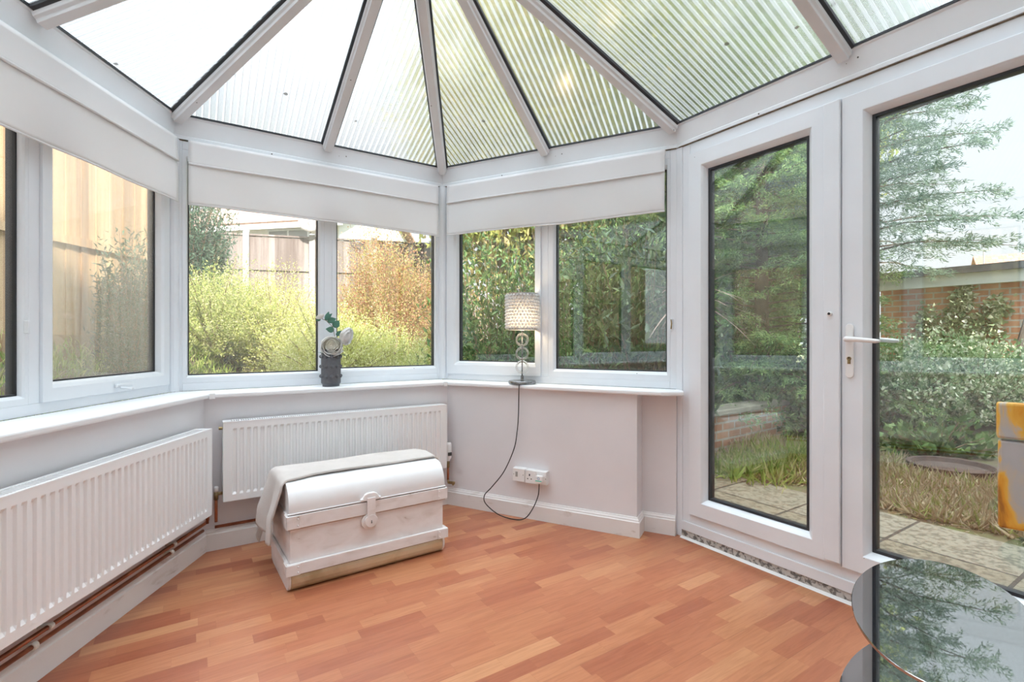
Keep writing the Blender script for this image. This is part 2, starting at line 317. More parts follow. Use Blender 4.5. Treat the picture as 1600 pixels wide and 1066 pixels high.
def _blind():
    m = BLINDM; m.use_nodes = True; N = m.node_tree.nodes; L = m.node_tree.links; b = N['Principled BSDF']; out = N['Material Output']
    b.inputs['Base Color'].default_value = (0.86, 0.86, 0.87, 1); b.inputs['Roughness'].default_value = 0.9
    t = N.new('ShaderNodeBsdfTranslucent'); t.inputs[0].default_value = (0.9, 0.9, 0.9, 1); mx = N.new('ShaderNodeMixShader'); mx.inputs[0].default_value = 0.28
    L.new(b.outputs[0], mx.inputs[1]); L.new(t.outputs[0], mx.inputs[2]); L.new(mx.outputs[0], out.inputs[0])
_blind()

# ------------------------------------------------------------------ plan of the room
WALLS = {}
for k, a, n in (('L', -3.1, 1.742), ('M', 56.9, 3.371), ('W', 116.9, 3.059), ('D', 146.9, 2.42)):
    t = Vector((math.sin(R(a)), math.cos(R(a)), 0)); WALLS[k] = (t, Vector((-t.y, t.x, 0)), n)
def isect(a, b):
    (_, n1, d1), (_, n2, d2) = WALLS[a], WALLS[b]; det = n1.x*n2.y - n1.y*n2.x
    return Vector(((d1*n2.y - d2*n1.y)/det, (n1.x*d2 - n2.x*d1)/det, 0))
ORG = {'L': isect('L', 'M'), 'M': isect('L', 'M'), 'W': isect('M', 'W'), 'D': isect('W', 'D')}
def WM(k, s=0, y=0, z=0):
    """frame of a wall: x along it, y outwards (0 = inner face of the window frames), z up"""
    t, n, _ = WALLS[k]; p = ORG[k] + t*s + n*y + Vector((0, 0, z))
    return Matrix(((t.x, n.x, 0, p.x), (t.y, n.y, 0, p.y), (0, 0, 1, p.z), (0, 0, 0, 1)))
def WP(k, s, y, z=0): return WM(k, s, y, z).translation
HUB = Vector((-0.42, 2.04, 2.996)); EAVE = 2.27; SEALZ = 2.40; SEALI = 0.03
MB_ = lambda: MB()
tM, nM = WALLS['M'][0], WALLS['M'][1]
BACK = -0.95                                          # the house wall behind the camera (along the middle wall's normal)
def back_s(k, y=0):                                   # where walls L and D meet the house wall
    t, n, d = WALLS[k]; p = ORG[k] + n*y; return (BACK - p.dot(nM)) / t.dot(nM)
SLB, SDB = back_s('L'), back_s('D')

# ------------------------------------------------------------------ setting: floor, walls, baseboards, sills
rotM = Matrix.Rotation(math.atan2(tM.y, tM.x), 4, 'Z')
def poly_struct(name, pts, z0, z1, m, label, cat, matrix=None):
    mb = MB(); inv = matrix.inverted() if matrix else Matrix.Identity(4)
    mb.prism([tuple((inv @ Vector((p.x, p.y, 0))).xy) for p in pts], z0, z1, 'z')
    return struct(mb.build(name, m, matrix=matrix), label, cat)
room = [WP('L', SLB, 0.05), WP('M', 0, 0.05), WP('W', 0, 0.05), WP('D', 0, 0.05), WP('D', SDB, 0.05)]
poly_struct('floor', room, -0.08, 0.0, laminate(), 'cherry wood strip laminate floor', 'floor', rotM)

LEN = {'M': 1.651, 'W': 1.668}
WSTEP = 1.462
def wall_block(name, k, pts, z1, label):
    """dwarf wall: outline in (s, y) of that wall"""
    struct(MB().prism(pts, 0, z1, 'z').build(name, PLAS, matrix=WM(k)), label, 'wall')
PL = {'L': -0.222, 'M': -0.195, 'W': -0.145}          # plaster faces
def corner_s(k1, y1, k2, y2):                         # s along k1 where its face meets the face of k2
    t1, n1, d1 = WALLS[k1]; _, n2, d2 = WALLS[k2]; p = ORG[k1] + n1*y1
    return ((d2 + y2) - p.dot(n2)) / t1.dot(n2)
def lim(k, y):
    return {'L': lambda: (SLB, corner_s('L', y, 'M', y*PL['M']/PL['L'] if y < 0 else y)),
            'M': lambda: (corner_s('M', y, 'L', y*PL['L']/PL['M'] if y < 0 else y), corner_s('M', y, 'W', y*PL['W']/PL['M'] if y < 0 else y)),
            'W': lambda: (corner_s('W', y, 'M', y*PL['M']/PL['W'] if y < 0 else y), LEN['W'])}[k]()
for k, nm, lb in (('L', 'wall_left', 'low grey plaster wall under the left window'), ('M', 'wall_middle', 'low grey plaster wall under the middle window')):
    a, b = lim(k, PL[k]); a2, b2 = lim(k, 0.10)
    wall_block(nm, k, [(a, PL[k]), (b, PL[k]), (b2, 0.10), (a2, 0.10)], 0.83, lb)
a, b = lim('W', PL['W']); a2, b2 = lim('W', 0.10)
wall_block('wall_right', 'W', [(a, PL['W']), (WSTEP, PL['W']), (WSTEP, -0.015), (1.662, -0.015), (1.662, 0.10), (a2, 0.10)], 0.83, 'low grey plaster wall under the lamp window')

def skirting(name, k, path, label):
    """path = polyline (s, y) of the wall face; moulded board 0.115 high"""
    prof = [(0, 0), (0.019, 0), (0.019, 0.088), (0.014, 0.094), (0.014, 0.099), (0.008, 0.108), (0.006, 0.114), (0, 0.114)]
    mb = MB(); n = len(prof); v = []
    P = [Vector((p[0], p[1], 0)) for p in path]
    for i, p in enumerate(P):
        d0 = (P[i]-P[i-1]).normalized() if i else None; d1 = (P[i+1]-P[i]).normalized() if i < len(P)-1 else None
        n0 = Vector((d0.y, -d0.x, 0)) if d0 else None; n1 = Vector((d1.y, -d1.x, 0)) if d1 else None
        if n0 and n1: m_ = (n0+n1)/(1+n0.dot(n1))
        else: m_ = n0 or n1
        for q, z in prof: v.append(tuple(p + m_*q + Vector((0, 0, z))))
    f = [(i*n+j, i*n+(j+1) % n, (i+1)*n+(j+1) % n, (i+1)*n+j) for i in range(len(P)-1) for j in range(n)] + [tuple(range(n))[::-1], tuple((len(P)-1)*n+j for j in range(n))]
    struct(mb.add(v, f).build(name, SKIRT, matrix=WM(k)), label, 'baseboard')
# mitre ends where faces of the two boards meet
a, b = lim('L', PL['L']); skirting('baseboard_left', 'L', [(a, PL['L']), (b-0.0005, PL['L'])], 'scuffed white skirting board under the left radiator')
a, b = lim('M', PL['M']); skirting('baseboard_middle', 'M', [(a, PL['M']), (b, PL['M'])], 'scuffed white skirting board behind the trunk')
a, b = lim('W', PL['W']); skirting('baseboard_right', 'W', [(a, PL['W']), (WSTEP, PL['W']), (WSTEP, -0.015), (1.658, -0.015)], 'white skirting board below the socket, stepping back by the door')

SILL = 0.855
def sill(name, k, s0f, s1f, s0b, s1b, yf, label, end=False):
    mb = MB(); pts = [(s0b, 0.0), (s0f, yf), (s1f, yf), (s1b, 0.0)]
    if end: pts = [(s0b, 0.0), (s0f, yf), (s1f - 0.07, yf), (s1f+0.045, yf+0.065), (s1f+0.03, -0.052), (s1b-0.003, -0.001)]
    mb.prism(pts, SILL-0.026, SILL, 'z')
    struct(mb.build(name, SILLM, matrix=WM(k), bevel=0.007), label, 'window sill')
OV = 0.037
def cs(k1, k2): return corner_s(k1, PL[k1]-OV, k2, PL[k2]-OV)
sill('trim_1', 'L', SLB, cs('L', 'M')-0.002, SLB, -0.001, PL['L']-OV, 'white sill board under the left window')
sill('trim_2', 'M', cs('M', 'L')+0.002, cs('M', 'W')-0.002, 0.001, 1.650, PL['M']-OV, 'white sill board under the middle window, holding the vase')
sill('trim_3', 'W', cs('W', 'M')+0.002, 1.675, 0.001, 1.675, PL['W']-OV, 'white sill board under the lamp window, chamfered at its right end', True)
# small plastic joint covers on the sill corners
for nm, k, k2, lb in (('trim_4', 'M', 'L', 'small white joint cover on the left sill corner'), ('trim_5', 'M', 'W', 'small white joint cover on the far sill corner')):
    s = cs(k, k2); y = PL[k]-OV
    mb = MB(); q = 0.014 if k2 == 'L' else -0.014
    mb.box(s-0.012+q, s+0.016+q, y-0.004, y+0.05, SILL-0.03, SILL+0.003)
    struct(mb.build(nm, SILLM, matrix=WM(k), bevel=0.003), lb, 'trim')

# house wall behind the camera and the house it belongs to
def backp(s, h): return tM*s + nM*h
pL, pD = WP('L', SLB, 0), WP('D', SDB, 0)
Mb = Matrix.Translation(backp(0, BACK)) @ rotM
mb = MB(); sL, sD = pL.dot(tM), pD.dot(tM)
mb.box(sL-3.0, sD+4.5, -0.30, 0.0, -0.12, 6.0)  # unseen wall, made tall and wide to keep the sun off the room
struct(mb.build('wall_back', mat('cream_render', (0.72, 0.70, 0.66), 0.85, var=0.08), matrix=Mb), 'pale rendered house wall the conservatory is built against', 'wall')
mb = MB(); mb.prism([(-0.5, 6.0), (0.25, 6.0), (-3.2, 8.1), (-6.5, 6.0)], sL-3.2, sD+4.7, 'x')
struct(mb.build('trim_6', mat('house_roof_tiles', (0.26, 0.13, 0.09), 0.9, var=0.3, vscale=5), matrix=Mb), 'tiled roof of the house behind', 'roof')

# ------------------------------------------------------------------ windows
def light(par, x0, x1, z0, z1, g, glass, proud=0.0, gk=0.006, bead='window_bead'):
    """one glazed light: sash/bead ring from (x0..z1) to glass opening g, two glass sheets, black gasket"""
    inn = (g[0], g[1], g[2], g[3])
    MB().ring((x0, x1, z0, z1), inn, [(0, -proud), (0.0, 0.06), (1.0, 0.06), (1.0, 0.022), (0.90, 0.008-proud), (0.70, -proud)]).build('sash_frame', UPVC, par, bevel=0.002)
    q = (g[0]+gk, g[1]-gk, g[2]+gk, g[3]-gk)
    MB().ring(g, q, [(0, 0.024), (0, 0.06), (1, 0.06), (1, 0.024)]).build('gasket', GASK, par)
    for y in (0.030, 0.050):
        MB().box(g[0]+0.001, g[1]-0.001, y, y+0.004, g[2]+0.001, g[3]-0.001).build('glass_pane', glass, par)
def window(name, k, label, span, mull, lights, z0=0.8551, z1=EAVE):
    par = thing(name, label, 'window', WM(k), kind='structure')
    mb = MB()
    edges = [span[0]] + list(mull) + [span[1]]
    w = 0.05
    mb.box(span[0], span[0]+w*0.8, 0.0, 0.068, z0, z1); mb.box(span[1]-w*0.8, span[1], 0.0, 0.068, z0, z1)
    mb.box(span[0]+w*0.8, span[1]-w*0.8, 0.0, 0.068, z0, z0+0.045); mb.box(span[0]+w*0.8, span[1]-w*0.8, 0.0, 0.068, z1-0.05, z1)
    for m_ in mull: mb.box(m_-w/2, m_+w/2, 0.0, 0.068, z0+0.045, z1-0.05)
    mb.build('outer_frame', UPVC, par, bevel=0.003)
    lows = []
    for i, (g, glass, proud) in enumerate(lights):
        a = edges[i] + (w*0.8 if i == 0 else w/2); b = edges[i+1] - (w*0.8 if i == len(lights)-1 else w/2)
        light(par, a, b, z0+0.045, z1-0.05, g, glass, proud)
    return par
GT = 2.165
wL = window('window_1', 'L', 'left white framed window with misted glass and a raised blind', (SLB+0.02, -0.004), (-2.55, -1.70, -0.858),
       [((SLB+0.13, -2.63, 0.976, GT), GLASS, 0.0), ((-2.46, -1.77, 0.976, GT), GLASS, 0.0), ((-1.62, -0.903, 0.935, GT), WETGL, 0.0), ((-0.773, -0.112, 0.976, GT), FOGGED, 0.012)])
wMw = window('window_2', 'M', 'middle white framed window looking onto the yellow-green bushes', (0.004, 1.647), (0.836,),
       [((0.071, 0.777, 0.943, GT), WETGL, 0.0), ((0.894, 1.591, 0.955, GT), GLASS, 0.0)])
wW = window('window_3', 'W', 'right white framed window behind the table lamp', (0.004, 1.664), (0.818,),
       [((0.131, 0.743, 0.990, GT), GLASS, 0.012), ((0.891, 1.602, 0.953, GT), DGLASS, 0.0)])
# window catch on the left window's sash
mb = MB(); mb.box(-0.46, -0.35, -0.026, -0.013, 0.922, 0.940); mb.build('catch', UPVC, wL, bevel=0.004)
mb = MB(); mb.tube([(-0.44, -0.028, 0.922), (-0.415, -0.05, 0.915), (-0.38, -0.045, 0.913)], 0.005, 8); mb.build('catch_lever', UPVC, wL, smooth=True)
mb = MB(); mb.box(-0.905, -0.894, -0.02, -0.001, 1.17, 1.22); mb.build('hinge_cover', UPVC, wL, bevel=0.003)
mb = MB(); mb.box(1.625, 1.642, -0.016, -0.001, 1.20, 1.27); mb.build('handle_stub', UPVC, wW, bevel=0.004)
mb = MB(); mb.tube([(1.632, -0.016, 1.265), (1.636, -0.024, 1.24), (1.632, -0.018, 1.21)], 0.004, 6); mb.build('broken_catch', BRASS, wW, smooth=True)
# corner posts
for nm, pt, lb in (('trim_7', ORG['M'], 'white corner post between left and middle windows'), ('trim_8', ORG['W'], 'white corner post between middle and lamp windows')):
    mb = MB(); mb.lathe([(0.032, 0.857), (0.032, EAVE)], 16, (pt.x, pt.y, 0)); struct(mb.build(nm, UPVC, smooth=False), lb, 'post')
d0 = WP('D', 0.0, 0.03)
mb = MB(); mb.prism([(-0.012, -0.004), (0.034, -0.004), (0.034, 0.09), (-0.012, 0.09)], 0.0, EAVE, 'z'); struct(mb.build('trim_9', UPVC, matrix=WM('D'), bevel=0.003), 'white corner post between lamp window and doors', 'post')

# ------------------------------------------------------------------ doors
DEND = 1.86
mb = MB(); mb.box(0.034, 0.086, 0.0, 0.07, 0.045, EAVE); mb.box(DEND-0.055, DEND, 0.0, 0.07, 0.045, EAVE)
mb.box(0.086, DEND-0.055, 0.0, 0.07, 2.208, EAVE); mb.box(0.086, DEND-0.055, 0.0, 0.07, 0.045, 0.148); mb.box(0.034, DEND, -0.010, -0.0005, 0.045, 0.098)
struct(mb.build('trim_10', UPVC, matrix=WM('D'), bevel=0.003), 'white door frame with a low threshold', 'door frame')
mb = MB(); mb.box(0.03, DEND, -0.004, 0.07, 0.0, 0.044); struct(mb.build('trim_11', MOULD, matrix=WM('D')), 'grimy strip below the door threshold', 'trim')
mb = MB(); mb.prism([(-0.004, 0), (-0.022, 0), (-0.004, 0.009)], 0.03, DEND, 'x'); struct(mb.build('trim_12', PAINTW, matrix=WM('D')), 'white sealant line along the floor by the doors', 'trim')
def door(name, label, out, g, astr=None):
    par = thing(name, label, 'door', WM('D'), kind='structure')
    w = g[0]-out[0]
    MB().ring(out, g, [(0, -0.018), (0.0, 0.062), (1.0, 0.062), (1.0, 0.020), (0.97, 0.012), (0.88, -0.006), (0.80, -0.018)]).build('door_leaf_frame', UPVC, par, bevel=0.002)
    gk = 0.013; q = (g[0]+gk, g[1]-gk, g[2]+gk, g[3]-gk)
    MB().ring(g, q, [(0, 0.022), (0, 0.06), (1, 0.06), (1, 0.022)]).build('gasket', GASK, par)
    for y in (0.030, 0.050): MB().box(g[0]+0.001, g[1]-0.001, y, y+0.004, g[2]+0.001, g[3]-0.001).build('glass_pane', DGLASS, par)
    if astr: MB().box(astr[0], astr[1], -0.034, -0.0185, out[2]+0.015, out[3]-0.004).build('astragal', UPVC, par, bevel=0.004)
    return par
d1 = door('door_1', 'left white glazed door leaf, narrow, without a handle', (0.089, 0.881, 0.152, 2.204), (0.189, 0.730, 0.250, 2.104), (0.815, 0.882))
d2 = door('door_2', 'right white glazed door leaf with a lever handle', (0.884, 1.800, 0.152, 2.204), (0.985, 1.700, 0.244, 2.104))
mb = MB(); mb.tube([(0.845, -0.036, 1.262), (0.845, -0.046, 1.262)], 0.010, 12); mb.build('lock_button', WPL, d1, smooth=True)
mb = MB(); mb.tube([(0.845, -0.0465, 1.262), (0.845, -0.0475, 1.262)], 0.006, 12); mb.build('button_hole', BLACK, d1)
def handle(par, y, sgn):
    mb = MB(); x0, x1, z0, z1 = 0.902, 0.934, 0.982, 1.216; pl = []
    for i in range(9): a = math.pi*i/8; pl.append((0.918+0.016*math.cos(a), z1-0.016+0.016*math.sin(a)))
    for i in range(9): a = math.pi+math.pi*i/8; pl.append((0.918+0.016*math.cos(a), z0+0.016+0.016*math.sin(a)))
    mb.prism(pl, y, y+0.010*sgn, 'y'); h = mb.build('handle_plate', WPL, par, bevel=0.003)
    mb = MB(); zz = 1.150; yy = y+0.010*sgn
    mb.tube([(0.918, yy-0.004*sgn, zz), (0.918, yy+0.025*sgn, zz), (0.922, yy+0.038*sgn, zz), (0.935, yy+0.043*sgn, zz), (0.98, yy+0.043*sgn, zz-0.003), (1.03, yy+0.042*sgn, zz-0.008), (1.047, yy+0.042*sgn, zz-0.008)],
            [0.012, 0.012, 0.012, 0.0105, 0.010, 0.009, 0.006], 12); mb.build('lever', WPL, h, smooth=True)
    mb = MB(); mb.tube([(0.918, yy-0.002*sgn, 1.066), (0.918, yy+0.004*sgn, 1.066)], 0.0085, 16); mb.box(0.9125, 0.9235, min(yy-0.002*sgn, yy+0.004*sgn), max(yy-0.002*sgn, yy+0.004*sgn), 1.043, 1.062); mb.build('lock_cylinder', BRASS, h)
    mb = MB(); mb.tube([(0.918, yy+0.0041*sgn, 1.069), (0.918, yy+0.0046*sgn, 1.069)], 0.003, 10); mb.build('keyhole', BLACK, h)
handle(d2, -0.018, -1); handle(d2, 0.062, 1)
# wall between door and house
mb = MB(); mb.box(DEND+0.002, SDB, 0.0, 0.09, 0.0, EAVE); struct(mb.build('wall_side', PAINTW, matrix=WM('D')), 'white side wall between the doors and the house', 'wall')

# ------------------------------------------------------------------ eaves beam and roof
def eaves(name, k, s0, s1, label):
    t, n, d = WALLS[k]
    ks = ['L', 'M', 'W', 'D']; i = ks.index(k)
    pr = [(0.0, EAVE+0.004), (-0.012, EAVE+0.004), (-0.012, EAVE+0.020), (-0.006, EAVE+0.026), (-0.024, SEALZ-0.012), (-SEALI, SEALZ-0.006), (-SEALI, SEALZ), (0.0, SEALZ), (0.08, SEALZ-0.02), (0.08, EAVE+0.004)]
    v = []; m_ = len(pr)
    for end in (0, 1):
        for y, z in pr:
            if end == 0: s = SLB if i == 0 else corner_s(k, y, ks[i-1], y)
            else: s = SDB if i == 3 else corner_s(k, y, ks[i+1], y)
            v.append((s, y, z))
    f = [(j, (j+1) % m_, m_+(j+1) % m_, m_+j) for j in range(m_)] + [tuple(range(m_))[::-1], tuple(range(m_, 2*m_))]
    struct(MB().add(v, f).build(name, RINGM, matrix=WM(k)), label, 'eaves beam')
    a = SLB if i == 0 else 0.0; b = SDB if i == 3 else (LEN.get(k, 0.0))
    mb = MB(); mb.box(a+0.01, b-0.01, -0.0045, 0.01, EAVE-0.001, EAVE+0.0045); return mb.build
for nm, k, lb in (('trim_13', 'L', 'white eaves beam over the left window'), ('trim_14', 'M', 'white eaves beam over the middle window'),
                  ('trim_15', 'W', 'white eaves beam over the lamp window'), ('trim_16', 'D', 'white eaves beam over the doors')):
    bld = eaves(nm, k, 0, 0, lb); struct(bld('trim_%d' % (int(nm[5:])+4), SEAM, matrix=WM(k)), lb.replace('white eaves beam', 'brown grimy seam below the eaves'), 'trim')

ceil = thing('ceiling', 'fluted translucent plastic roof on white rafters', 'ceiling', kind='structure')
def loc3(k, p):
    t, n, d = WALLS[k]; q = p - ORG[k]; return q.dot(t), q.dot(n), p.z
hubY = {k: loc3(k, HUB)[1] for k in WALLS}
slope = {k: (HUB.z-SEALZ)/(-hubY[k]-SEALI) for k in WALLS}
def roofpt(k, s, y, up=0.0):
    """point on the roof plane of wall k; y is negative inwards"""
    return WP(k, s, y, SEALZ + (-y-SEALI)*slope[k] + up)
def facet(k, s_list, label):
    """s_list: outline in (s, y). A sheet with thickness, its own axes along the flutes"""
    t, n, d = WALLS[k]; a = math.atan(slope[k])
    up = Vector((-n.x*math.cos(a), -n.y*math.cos(a), math.sin(a))); nor = t.cross(up).normalized()
    if nor.z < 0: nor = -nor
    o = roofpt(k, 0, -SEALI, 0.008)
    Mx = Matrix(((t.x, up.x, nor.x, o.x), (t.y, up.y, nor.y, o.y), (t.z, up.z, nor.z, o.z), (0, 0, 0, 1)))
    pts = [(s, (-y-SEALI)/math.cos(a)) for s, y in s_list]
    ob = MB().prism(pts, 0, 0.016, 'z').build('roof_sheet', POLY, None, matrix=Mx); ob.parent = ceil
    if label: ob['label'] = label
E0 = 0.02
hs = {k: loc3(k, HUB)[0] for k in WALLS}
facet('M', [(0.0, E0), (LEN['M'], E0), (hs['M'], hubY['M'])], None)
facet('W', [(0.0, E0), (LEN['W'], E0), (hs['W'], hubY['W'])], None)
facet('L', [(SLB, E0), (0.0, E0), (hs['L'], hubY['L']), (back_s('L', hubY['L']), hubY['L'])], None)
facet('D', [(0.0, E0), (SDB, E0), (back_s('D', hubY['D']), hubY['D']), (hs['D'], hubY['D'])], None)
mb = MB(); a_, b_ = WP('L', back_s('L', hubY['L']), hubY['L'], HUB.z+0.01), WP('D', back_s('D', hubY['D']), hubY['D'], HUB.z+0.01)
h_ = HUB + Vector((0, 0, 0.01)); mb.add([h_, a_, b_, h_+Vector((0, 0, .016)), a_+Vector((0, 0, .016)), b_+Vector((0, 0, .016))], [(0, 1, 2), (3, 5, 4), (0, 3, 4, 1), (1, 4, 5, 2), (2, 5, 3, 0)])
mb.build('roof_sheet', POLY, ceil)
def rafter(p, q, w=0.062, deep=0.052):
    """p = low end, q = high end, both on the roof plane"""
    d = (q-p).normalized(); side = d.cross(Vector((0, 0, 1))).normalized(); up = side.cross(d)
    mb = MB(); v = []
    for pt in (p, q):
        for x, z in ((-w/2, 0.02), (-w/2, -deep*0.55), (-w*0.36, -deep*0.72), (-w*0.36, -deep), (w*0.36, -deep), (w*0.36, -deep*0.72), (w/2, -deep*0.55), (w/2, 0.02)):
            v.append(pt + side*x + up*z)
    f = [(i, (i+1) % 8, 8+(i+1) % 8, 8+i) for i in range(8)] + [tuple(range(8))[::-1], tuple(range(8, 16))]
    mb.add(v, f).build('rafter', RAFT, ceil, bevel=0.002)
    mb = MB()
    for sx in (-1, 1):
        v = []
        for pt in (p + d*0.01, q):
            for x, z in ((w/2, 0.012), (w/2, -0.012), (w/2+0.011, -0.004), (w/2+0.011, 0.012)): v.append(pt + side*x*sx + up*z)
        mb.add(v, [(i, (i+1) % 4, 4+(i+1) % 4, 4+i) for i in range(4)] + [(3, 2, 1, 0), (4, 5, 6, 7)])
    mb.build('rafter_seal', GASK, ceil)
EI = -SEALI+0.006
hub_in = HUB
for k, s in (('M', 0.0), ('M', LEN['M']/2), ('W', 0.0), ('W', LEN['W']/2), ('D', 0.0)):
    if s == 0.0:
        c = ORG[k]; d = Vector((HUB.x-c.x, HUB.y-c.y, 0)); L_ = d.length; c2 = c + d*(0.030/L_)
        p = Vector((c2.x, c2.y, SEALZ-0.004))
    else: p = roofpt(k, s, EI)
    q = p + (HUB-p)*0.965
    rafter(p, q)
for s in (-0.875, -1.74, -2.6): rafter(roofpt('L', s, EI), roofpt('L', s, hubY['L']+0.02))
for s in (0.90, 1.76, 2.62):
    if s < SDB-0.1: rafter(roofpt('D', s, EI), roofpt('D', s, hubY['D']+0.02))
# ridge and hub
mb = MB(); mb.lathe([(0.001, 0.06), (0.12, 0.05), (0.13, 0.0), (0.12, -0.06), (0.06, -0.085), (0.001, -0.09)], 24, tuple(HUB)); mb.build('roof_hub', RAFT, ceil, smooth=True)
for e in (a_, b_):
    mb = MB(); d = (e-h_).normalized(); sd = d.cross(Vector((0, 0, 1))); p0 = HUB + d*0.05; p1 = e
    v = [p + sd*x + Vector((0, 0, z)) for p in (p0, p1) for x, z in ((-.05, .03), (-.05, -.06), (.05, -.06), (.05, .03))]
    mb.add(v, [(0, 1, 5, 4), (1, 2, 6, 5), (2, 3, 7, 6), (3, 0, 4, 7), (3, 2, 1, 0), (4, 5, 6, 7)]); mb.build('ridge_beam', RAFT, ceil)
# black seal along the eaves under the sheets
for k, a, b in (('L', SLB, -0.02), ('M', 0.02, LEN['M']-0.02), ('W', 0.02, LEN['W']-0.02), ('D', 0.02, SDB)):
    ob = MB().box(a, b, -SEALI-0.004, -SEALI+0.014, SEALZ-0.001, SEALZ+0.010).build('eaves_seal', GASK, None, matrix=WM(k)); ob.parent = ceil
# gable infill under the roof at the house: wall_back covers it

# ------------------------------------------------------------------ roman blinds
def blind(k, s0, s1, label, seed):
    par = thing('roman_blind', label, 'blind', WM(k, 0, -0.055, 0), 'white roman blinds')
    W = s1-s0; rnd = random.Random(seed); ph = [rnd.uniform(0, 6.28) for _ in range(6)]
    def lower(u, v):
        s = s0+W*u; z = 2.138 - v*0.24
        y = -0.004 - 0.006*math.sin(v*2.6) + 0.006*math.sin(9*u+ph[0]+2*v)*v + 0.004*math.sin(23*u+ph[1]-3*v)*v
        z += 0.006*math.sin(3.1*u+ph[2])*v + 0.003*math.sin(11*u+ph[3])*v
        return (s, y, z)
    def upper(u, v):
        s = s0+W*u; z = EAVE - 0.012 - v*0.135
        y = -0.004 - 0.008*v*v + 0.0015*math.sin(14*u+ph[4])*v
        return (s, y, z)
    mb = MB(); mb.grid(lower, 60, 14); mb.build('lower_fabric', BLINDM, par, smooth=True, solid=0.003)
    mb = MB(); mb.grid(upper, 60, 8); mb.build('upper_fabric', BLINDM, par, smooth=True, solid=0.003)
    mb = MB()
    def pleat(u, v):
        a = v*math.pi*1.2; s = s0+W*u; return (s, -0.011-0.005*math.sin(a), 2.128+0.005*math.cos(a)+0.002*math.sin(6*u+ph[5]))
    mb.grid(pleat, 60, 8); mb.build('pleat', BLINDM, par, smooth=True, solid=0.003)
    mb = MB(); mb.tube([lower(i/30, 1.0) for i in range(31)], 0.0045, 8); mb.build('hem_rod', BLINDM, par, smooth=True)
    mb = MB(); mb.box(s0, s1, 0.008, 0.030, EAVE-0.035, EAVE-0.008); mb.build('headrail', WPL, par, bevel=0.003)
blind('L', -1.72, -0.062, 'white fabric roman blind gathered up over the misted left window', 1)
blind('M', 0.073, 1.588, 'white fabric roman blind gathered up over the middle window above the vase', 2)
blind('W', 0.078, 1.604, 'white fabric roman blind gathered up over the window behind the lamp', 3)

# ------------------------------------------------------------------ radiators and pipes
def radiator(label, k, s0, s1, yfront, z0, z1, grp, trv=None):
    W = s1-s0; H = z1-z0; T = 0.075
    par = thing('radiator', label, 'radiator', WM(k, s0, yfront, z0), grp)
    mb = MB(); pitch = 0.0335; m0 = 0.030
    n = int((W-2*m0)//pitch); m0 = (W-n*pitch)/2
    xs = [0.0]; rec = [0]
    for i in range(n):
        b = m0+i*pitch
        for f, r in ((0.16, 0), (0.30, 1), (0.70, 1), (0.84, 0)): xs.append(b+f*pitch); rec.append(r)
    xs.append(W); rec.append(0)
    zs = [0, 0.026, 0.034, 0.046, H-0.046, H-0.034, H-0.026, H]; zr = [0, 0, 0.0, 1, 1, 0.0, 0, 0]
    v = [(x, 0.009*r*q, z) for z, q in zip(zs, zr) for x, r in zip(xs, rec)]
    nx = len(xs); f = [(j*nx+i, j*nx+i+1, (j+1)*nx+i+1, (j+1)*nx+i) for j in range(len(zs)-1) for i in range(nx-1)]
    mb.add(v, f); mb.build('front_panel', RADM, par, solid=0.0015)
    mb = MB()
    mb.box(0, W, T-0.012, T, 0.0, H-0.004); mb.box(0.02, W-0.02, 0.012, T-0.014, 0.01, H-0.03)
    mb.build('back_panel', RADG, par)
    for x in (-0.004, W-0.001): MB().box(x, x+0.005, -0.002, T+0.002, 0.0, H+0.003).build('side_panel', RADM, par, bevel=0.002)
    mb = MB(); mb.box(0, W, -0.002, 0.012, H-0.003, H+0.003); mb.box(0, W, T-0.012, T+0.002, H-0.003, H+0.003)
    g = 0.0115; i = 0
    while 0.03+i*g < W-0.03:
        x = 0.03+i*g; mb.box(x, x+0.0062, 0.012, T-0.012, H-0.003, H+0.002); i += 1
    mb.box(0, 0.03, 0.012, T-0.012, H-0.003, H+0.002); mb.box(W-0.03, W, 0.012, T-0.012, H-0.003, H+0.002)
    mb.build('top_grille', RADM, par)
    for x in (0.12, W-0.15): MB().box(x, x+0.03, T+0.0005, T+0.024, 0.05, H-0.05).build('wall_bracket', RADM, par)
    return par, W, H, T
RL_S1 = -0.215
rl, Wl, Hl, Tl = radiator('white panel radiator on the left wall, cut by the left edge', 'L', -1.86, RL_S1, -0.325, 0.237, 0.683, 'white panel radiators')
rm, Wm_, Hm, Tm = radiator('white panel radiator on the middle wall behind the trunk', 'M', 0.232, 1.540, -0.295, 0.278, 0.703, 'white panel radiators')
# bleed plugs and valves (parts of their radiator)
MB().tube([(-0.004, 0.04, Hm-0.035), (-0.022, 0.04, Hm-0.035)], 0.008, 10).build('bleed_plug', BRASS, rm)
def valve(par, x, sgn, z, drop, T, cap, matb):
    v = MB(); y = T*0.5
    v.tube([(x, y, z), (x+0.03*sgn, y, z)], 0.009, 10); v.tube([(x+0.03*sgn, y, z+0.014), (x+0.03*sgn, y, z-0.03)], 0.011, 10)
    o = v.build('valve_body', matb, par, smooth=True)
    MB().tube([(x+0.03*sgn, y, z-0.025), (x+0.03*sgn, y, z-drop)], 0.0075, 10).build('valve_pipe', COPPER, par, smooth=True)
    return o
